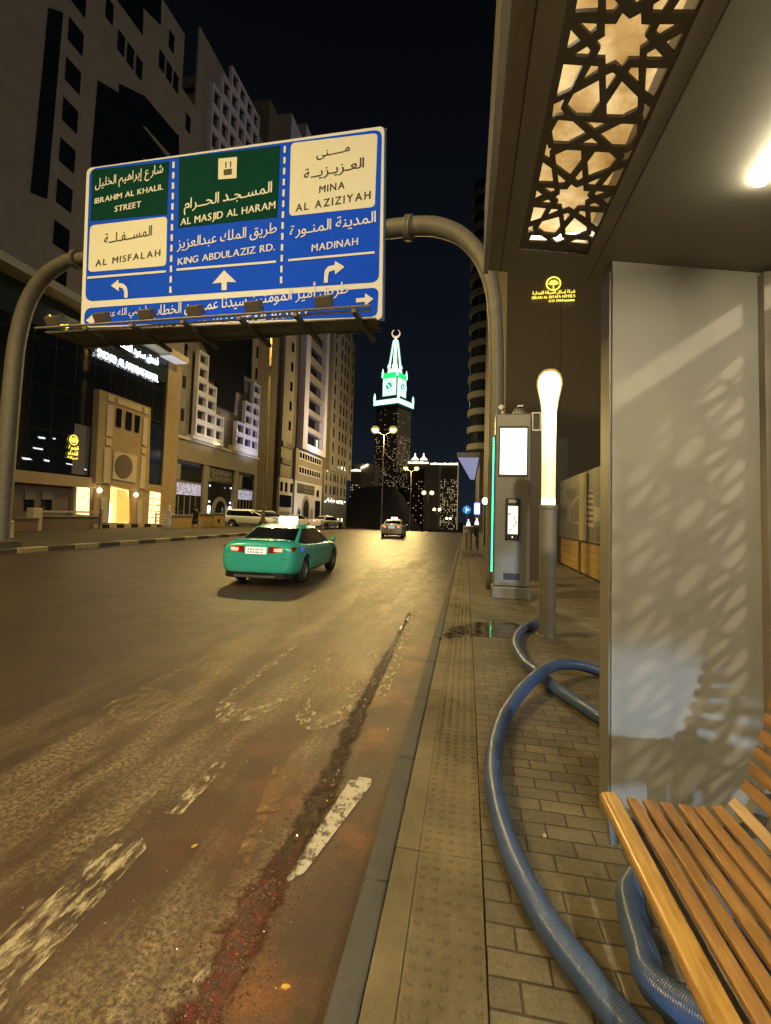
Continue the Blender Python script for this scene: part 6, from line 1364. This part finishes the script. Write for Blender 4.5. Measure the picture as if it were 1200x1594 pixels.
mb = MB(); mb.box((3.20, 17.41, .15), (3.5, 17.7, 4.6)); mb.build('end_post', dark_m, HD)
# rounded balcony block far up the street
RB = thing('balcony_block', 'tall pale block with stacked rounded balconies up the street behind the right gantry post', 'building', (8, 92, 0))
mb = MB(); mb.box((1.9, 88, 14), (22, 108, 66)); mb.build('wall', mat('dim_pale_render', (.17, .165, .15), .8), RB)
bal = mat('balcony_render', (.17, .17, .16), .8)
for k in range(16):
    z = 14.2+k*3.2; mb = MB(); mb.lathe([(3.3, z), (3.3, z+1.1)], (3.0, 88.2, 0), 24); mb.build('balcony', bal, RB, smooth=True)
    mb = MB(); mb.lathe([(2.9, z+1.101), (2.9, z+3.19)], (3.0, 88.2, 0), 24); mb.build('balcony_glazing', bglass, RB, smooth=True)
mb = MB(); mb.box((3.0, 86, -4), (22, 108, 13.9)); mb.build('lower_wall', mat('lower_render', (.20, .19, .16), .8), RB)
for y_ in (2.2, 5.4, 8.6):
    mb = MB(); mb.box((3.3, 85.95, y_), (4.2, 85.99, y_+1.9)); mb.build('window', bglass, RB)
# cantilevered white canopy over the pavement
CA = thing('street_canopy', 'white lit canopy jutting out over the pavement below the rounded balconies', 'canopy', (1.5, 80, -1))
z = 10.7
mb = MB(); mb.prism([(-1.6, 70, z), (1.7, 70, z), (1.7, 113, z), (.7, 113, z)], (0, 0, .7)); mb.build('roof', stone_w, CA)
mb = MB(); mb.prism([(-1.45, 70.4, z-.004), (1.6, 70.4, z-.004), (1.6, 110, z-.004), (.7, 110, z-.004)], (0, 0, -.05)); mb.build('soffit', emat('soffit_lavender_glow', (.50, .52, .86), .42), CA)  # light on the underside put in as a lavender glow
mb = MB(); mb.box((1.71, 69.5, -2), (2.4, 100, z+.72)); mb.build('support_wall', mat('support_render', (.16, .15, .12), .8), CA)
# signs and barriers on the far pavement
BS = thing('road_sign', 'round blue arrow sign on a thin pole at the pavement edge', 'road sign', (.05, 23.3, .15))
p = atY(726.5, 793.5, 23.3)
mb = MB(); mb.lathe([(.205, -.012), (.205, .012)], (p.x, 23.3, p.z), 28, 'y'); dsk = mb.build('disc', emat('blue_sign_face', (.02, .30, .85), .55), BS)
mb = MB(); v = lambda x, z: Vector((p.x+x, 23.272, p.z+z))
mb.prism([v(-.05, -.14), v(.0, -.14), v(0, -.03), v(.06, -.03), v(.06, -.07), v(.14, 0), v(.06, .07), v(.06, .03), v(0, .03), v(0, .05), v(.035, .05), v(-.025, .15), v(-.085, .05), v(-.05, .05)], (0, .012, 0)); mb.build('white_arrow', emat('white_arrow', (.8, .95, 1), .8), dsk)
mb = MB(); mb.bar((p.x, 23.35, .15), (p.x, 23.35, p.z+.3), .03); mb.build('pole', steel_m, BS, smooth=True)
LS = thing('lit_sign', 'glowing white and blue upright sign beside the round blue road sign', 'lit sign', (.5, 25, .15))
p = atY(742.5, 792, 25); mb = MB(); mb.box((p.x-.13, 25, p.z-.28), (p.x+.13, 25.1, p.z+.30)); mb.build('face', emat('lit_sign_face', (.62, .72, 1.0), 3.0), LS, bevel=.04)
mb = MB(); mb.box((p.x-.17, 25.02, p.z-.32), (p.x+.17, 25.12, p.z+.34)); mb.build('blue_halo_frame', emat('lit_sign_blue', (.10, .18, 1.0), .9), LS, bevel=.05)
mb = MB(); mb.bar((p.x, 25.06, .15), (p.x, 25.06, p.z-.3), .035); mb.build('pole', black_m, LS, smooth=True)
GL = thing('globe_lamp', 'white globe lamp beside the green kiosk edge, farther up the pavement', 'globe lamp', (1.1, 27, .15))
p = atY(755, 780, 27); mb = MB(); mb.sphere(p, .17, 14, 1.2); mb.build('globe', emat('globe_white', (1, .96, .92), 3), GL, smooth=True); mb = MB(); mb.bar((p.x, 27, .15), (p.x, 27, p.z-.18), .035); mb.build('pole', black_m, GL, smooth=True)
for k, (x, y, Y, lab) in enumerate(((729, 815, 22.5, 'white cone shaped lamp on the plank barrier, the one nearer the road'), (742, 813, 22.5, 'white cone shaped lamp on the plank barrier, the one nearer the kiosk'))):
    p = atY(x, y, Y); L_ = thing('warning_lamp', lab, 'lamp', (p.x, Y, p.z-.2), 'cone lamps on the plank barrier')
    mb = MB(); mb.lathe([(.09, p.z-.12), (.085, p.z), (.03, p.z+.10), (.025, p.z+.20)], (p.x, Y, 0), 14); mb.build('cone', emat('cone_glow', (1, .93, .90), 1.6) if 'cone_glow' not in MATS else MATS['cone_glow'], L_, smooth=True)
    mb = MB(); mb.lathe([(.10, p.z-.16), (.10, p.z-.121)], (p.x, Y, 0), 14); mb.build('base', black_m, L_)
PB = thing('plank_barrier', 'plank barrier with pale boards and dark legs across the pavement', 'barrier', (.2, 22.6, .15))
a, b_ = atY(721, 816, 22.6), atY(745, 825, 22.6); a2 = atY(738, 816, 22.6)
mb = MB(); mb.box((a.x, 22.55, .95), (a2.x, 22.6, 1.15)); mb.build('board', pale_m, PB); mb = MB(); mb.box((a.x, 22.55, 1.17), (a2.x, 22.6, 1.32)); mb.build('board', pale_m, PB)
mb = MB(); mb.box((a2.x+.01, 22.5, .80), (b_.x, 22.7, 1.25)); mb.build('dark_panel', black_m, PB)
for x in (728, 733, 744):
    q = atY(x, 840, 22.6); mb = MB(); mb.box((q.x-.03, 22.61, .15), (q.x+.03, 22.67, 1.3)); mb.build('leg', black_m if x > 730 else steel_m, PB)
rb_ = MB(); random.seed(9)
for k in range(420):
    x, y = random.uniform(-.1, 3.0), random.gauss(19.6, .7); r = random.uniform(.02, .06)
    rb_.add([(x+r*math.cos(a), y+r*math.sin(a), .15) for a in (.3, 1.6, 2.9, 4.4, 5.5)]+[(x, y, .15+r*.8)], [(0, 1, 5), (1, 2, 5), (2, 3, 5), (3, 4, 5), (4, 0, 5)])
rb_.build('rubble', mat('rubble_stone', (.24, .20, .13), .85, 0, .3, 9), kind='stuff')
# damp patch on the paving that mirrors the kiosk's green light
wm = worn('wet_paving', (.030, .026, .018), .44, .58, 7, (1, 2.2, 1), .05)
mb = MB(); mb.poly([atZ(x, y, .1545) for x, y in ((682, 996), (700, 978), (745, 968), (800, 968), (826, 982), (790, 994), (730, 990))]); wp = mb.build('wet_patch', wm, parent=pav); wp['kind'] = 'structure'
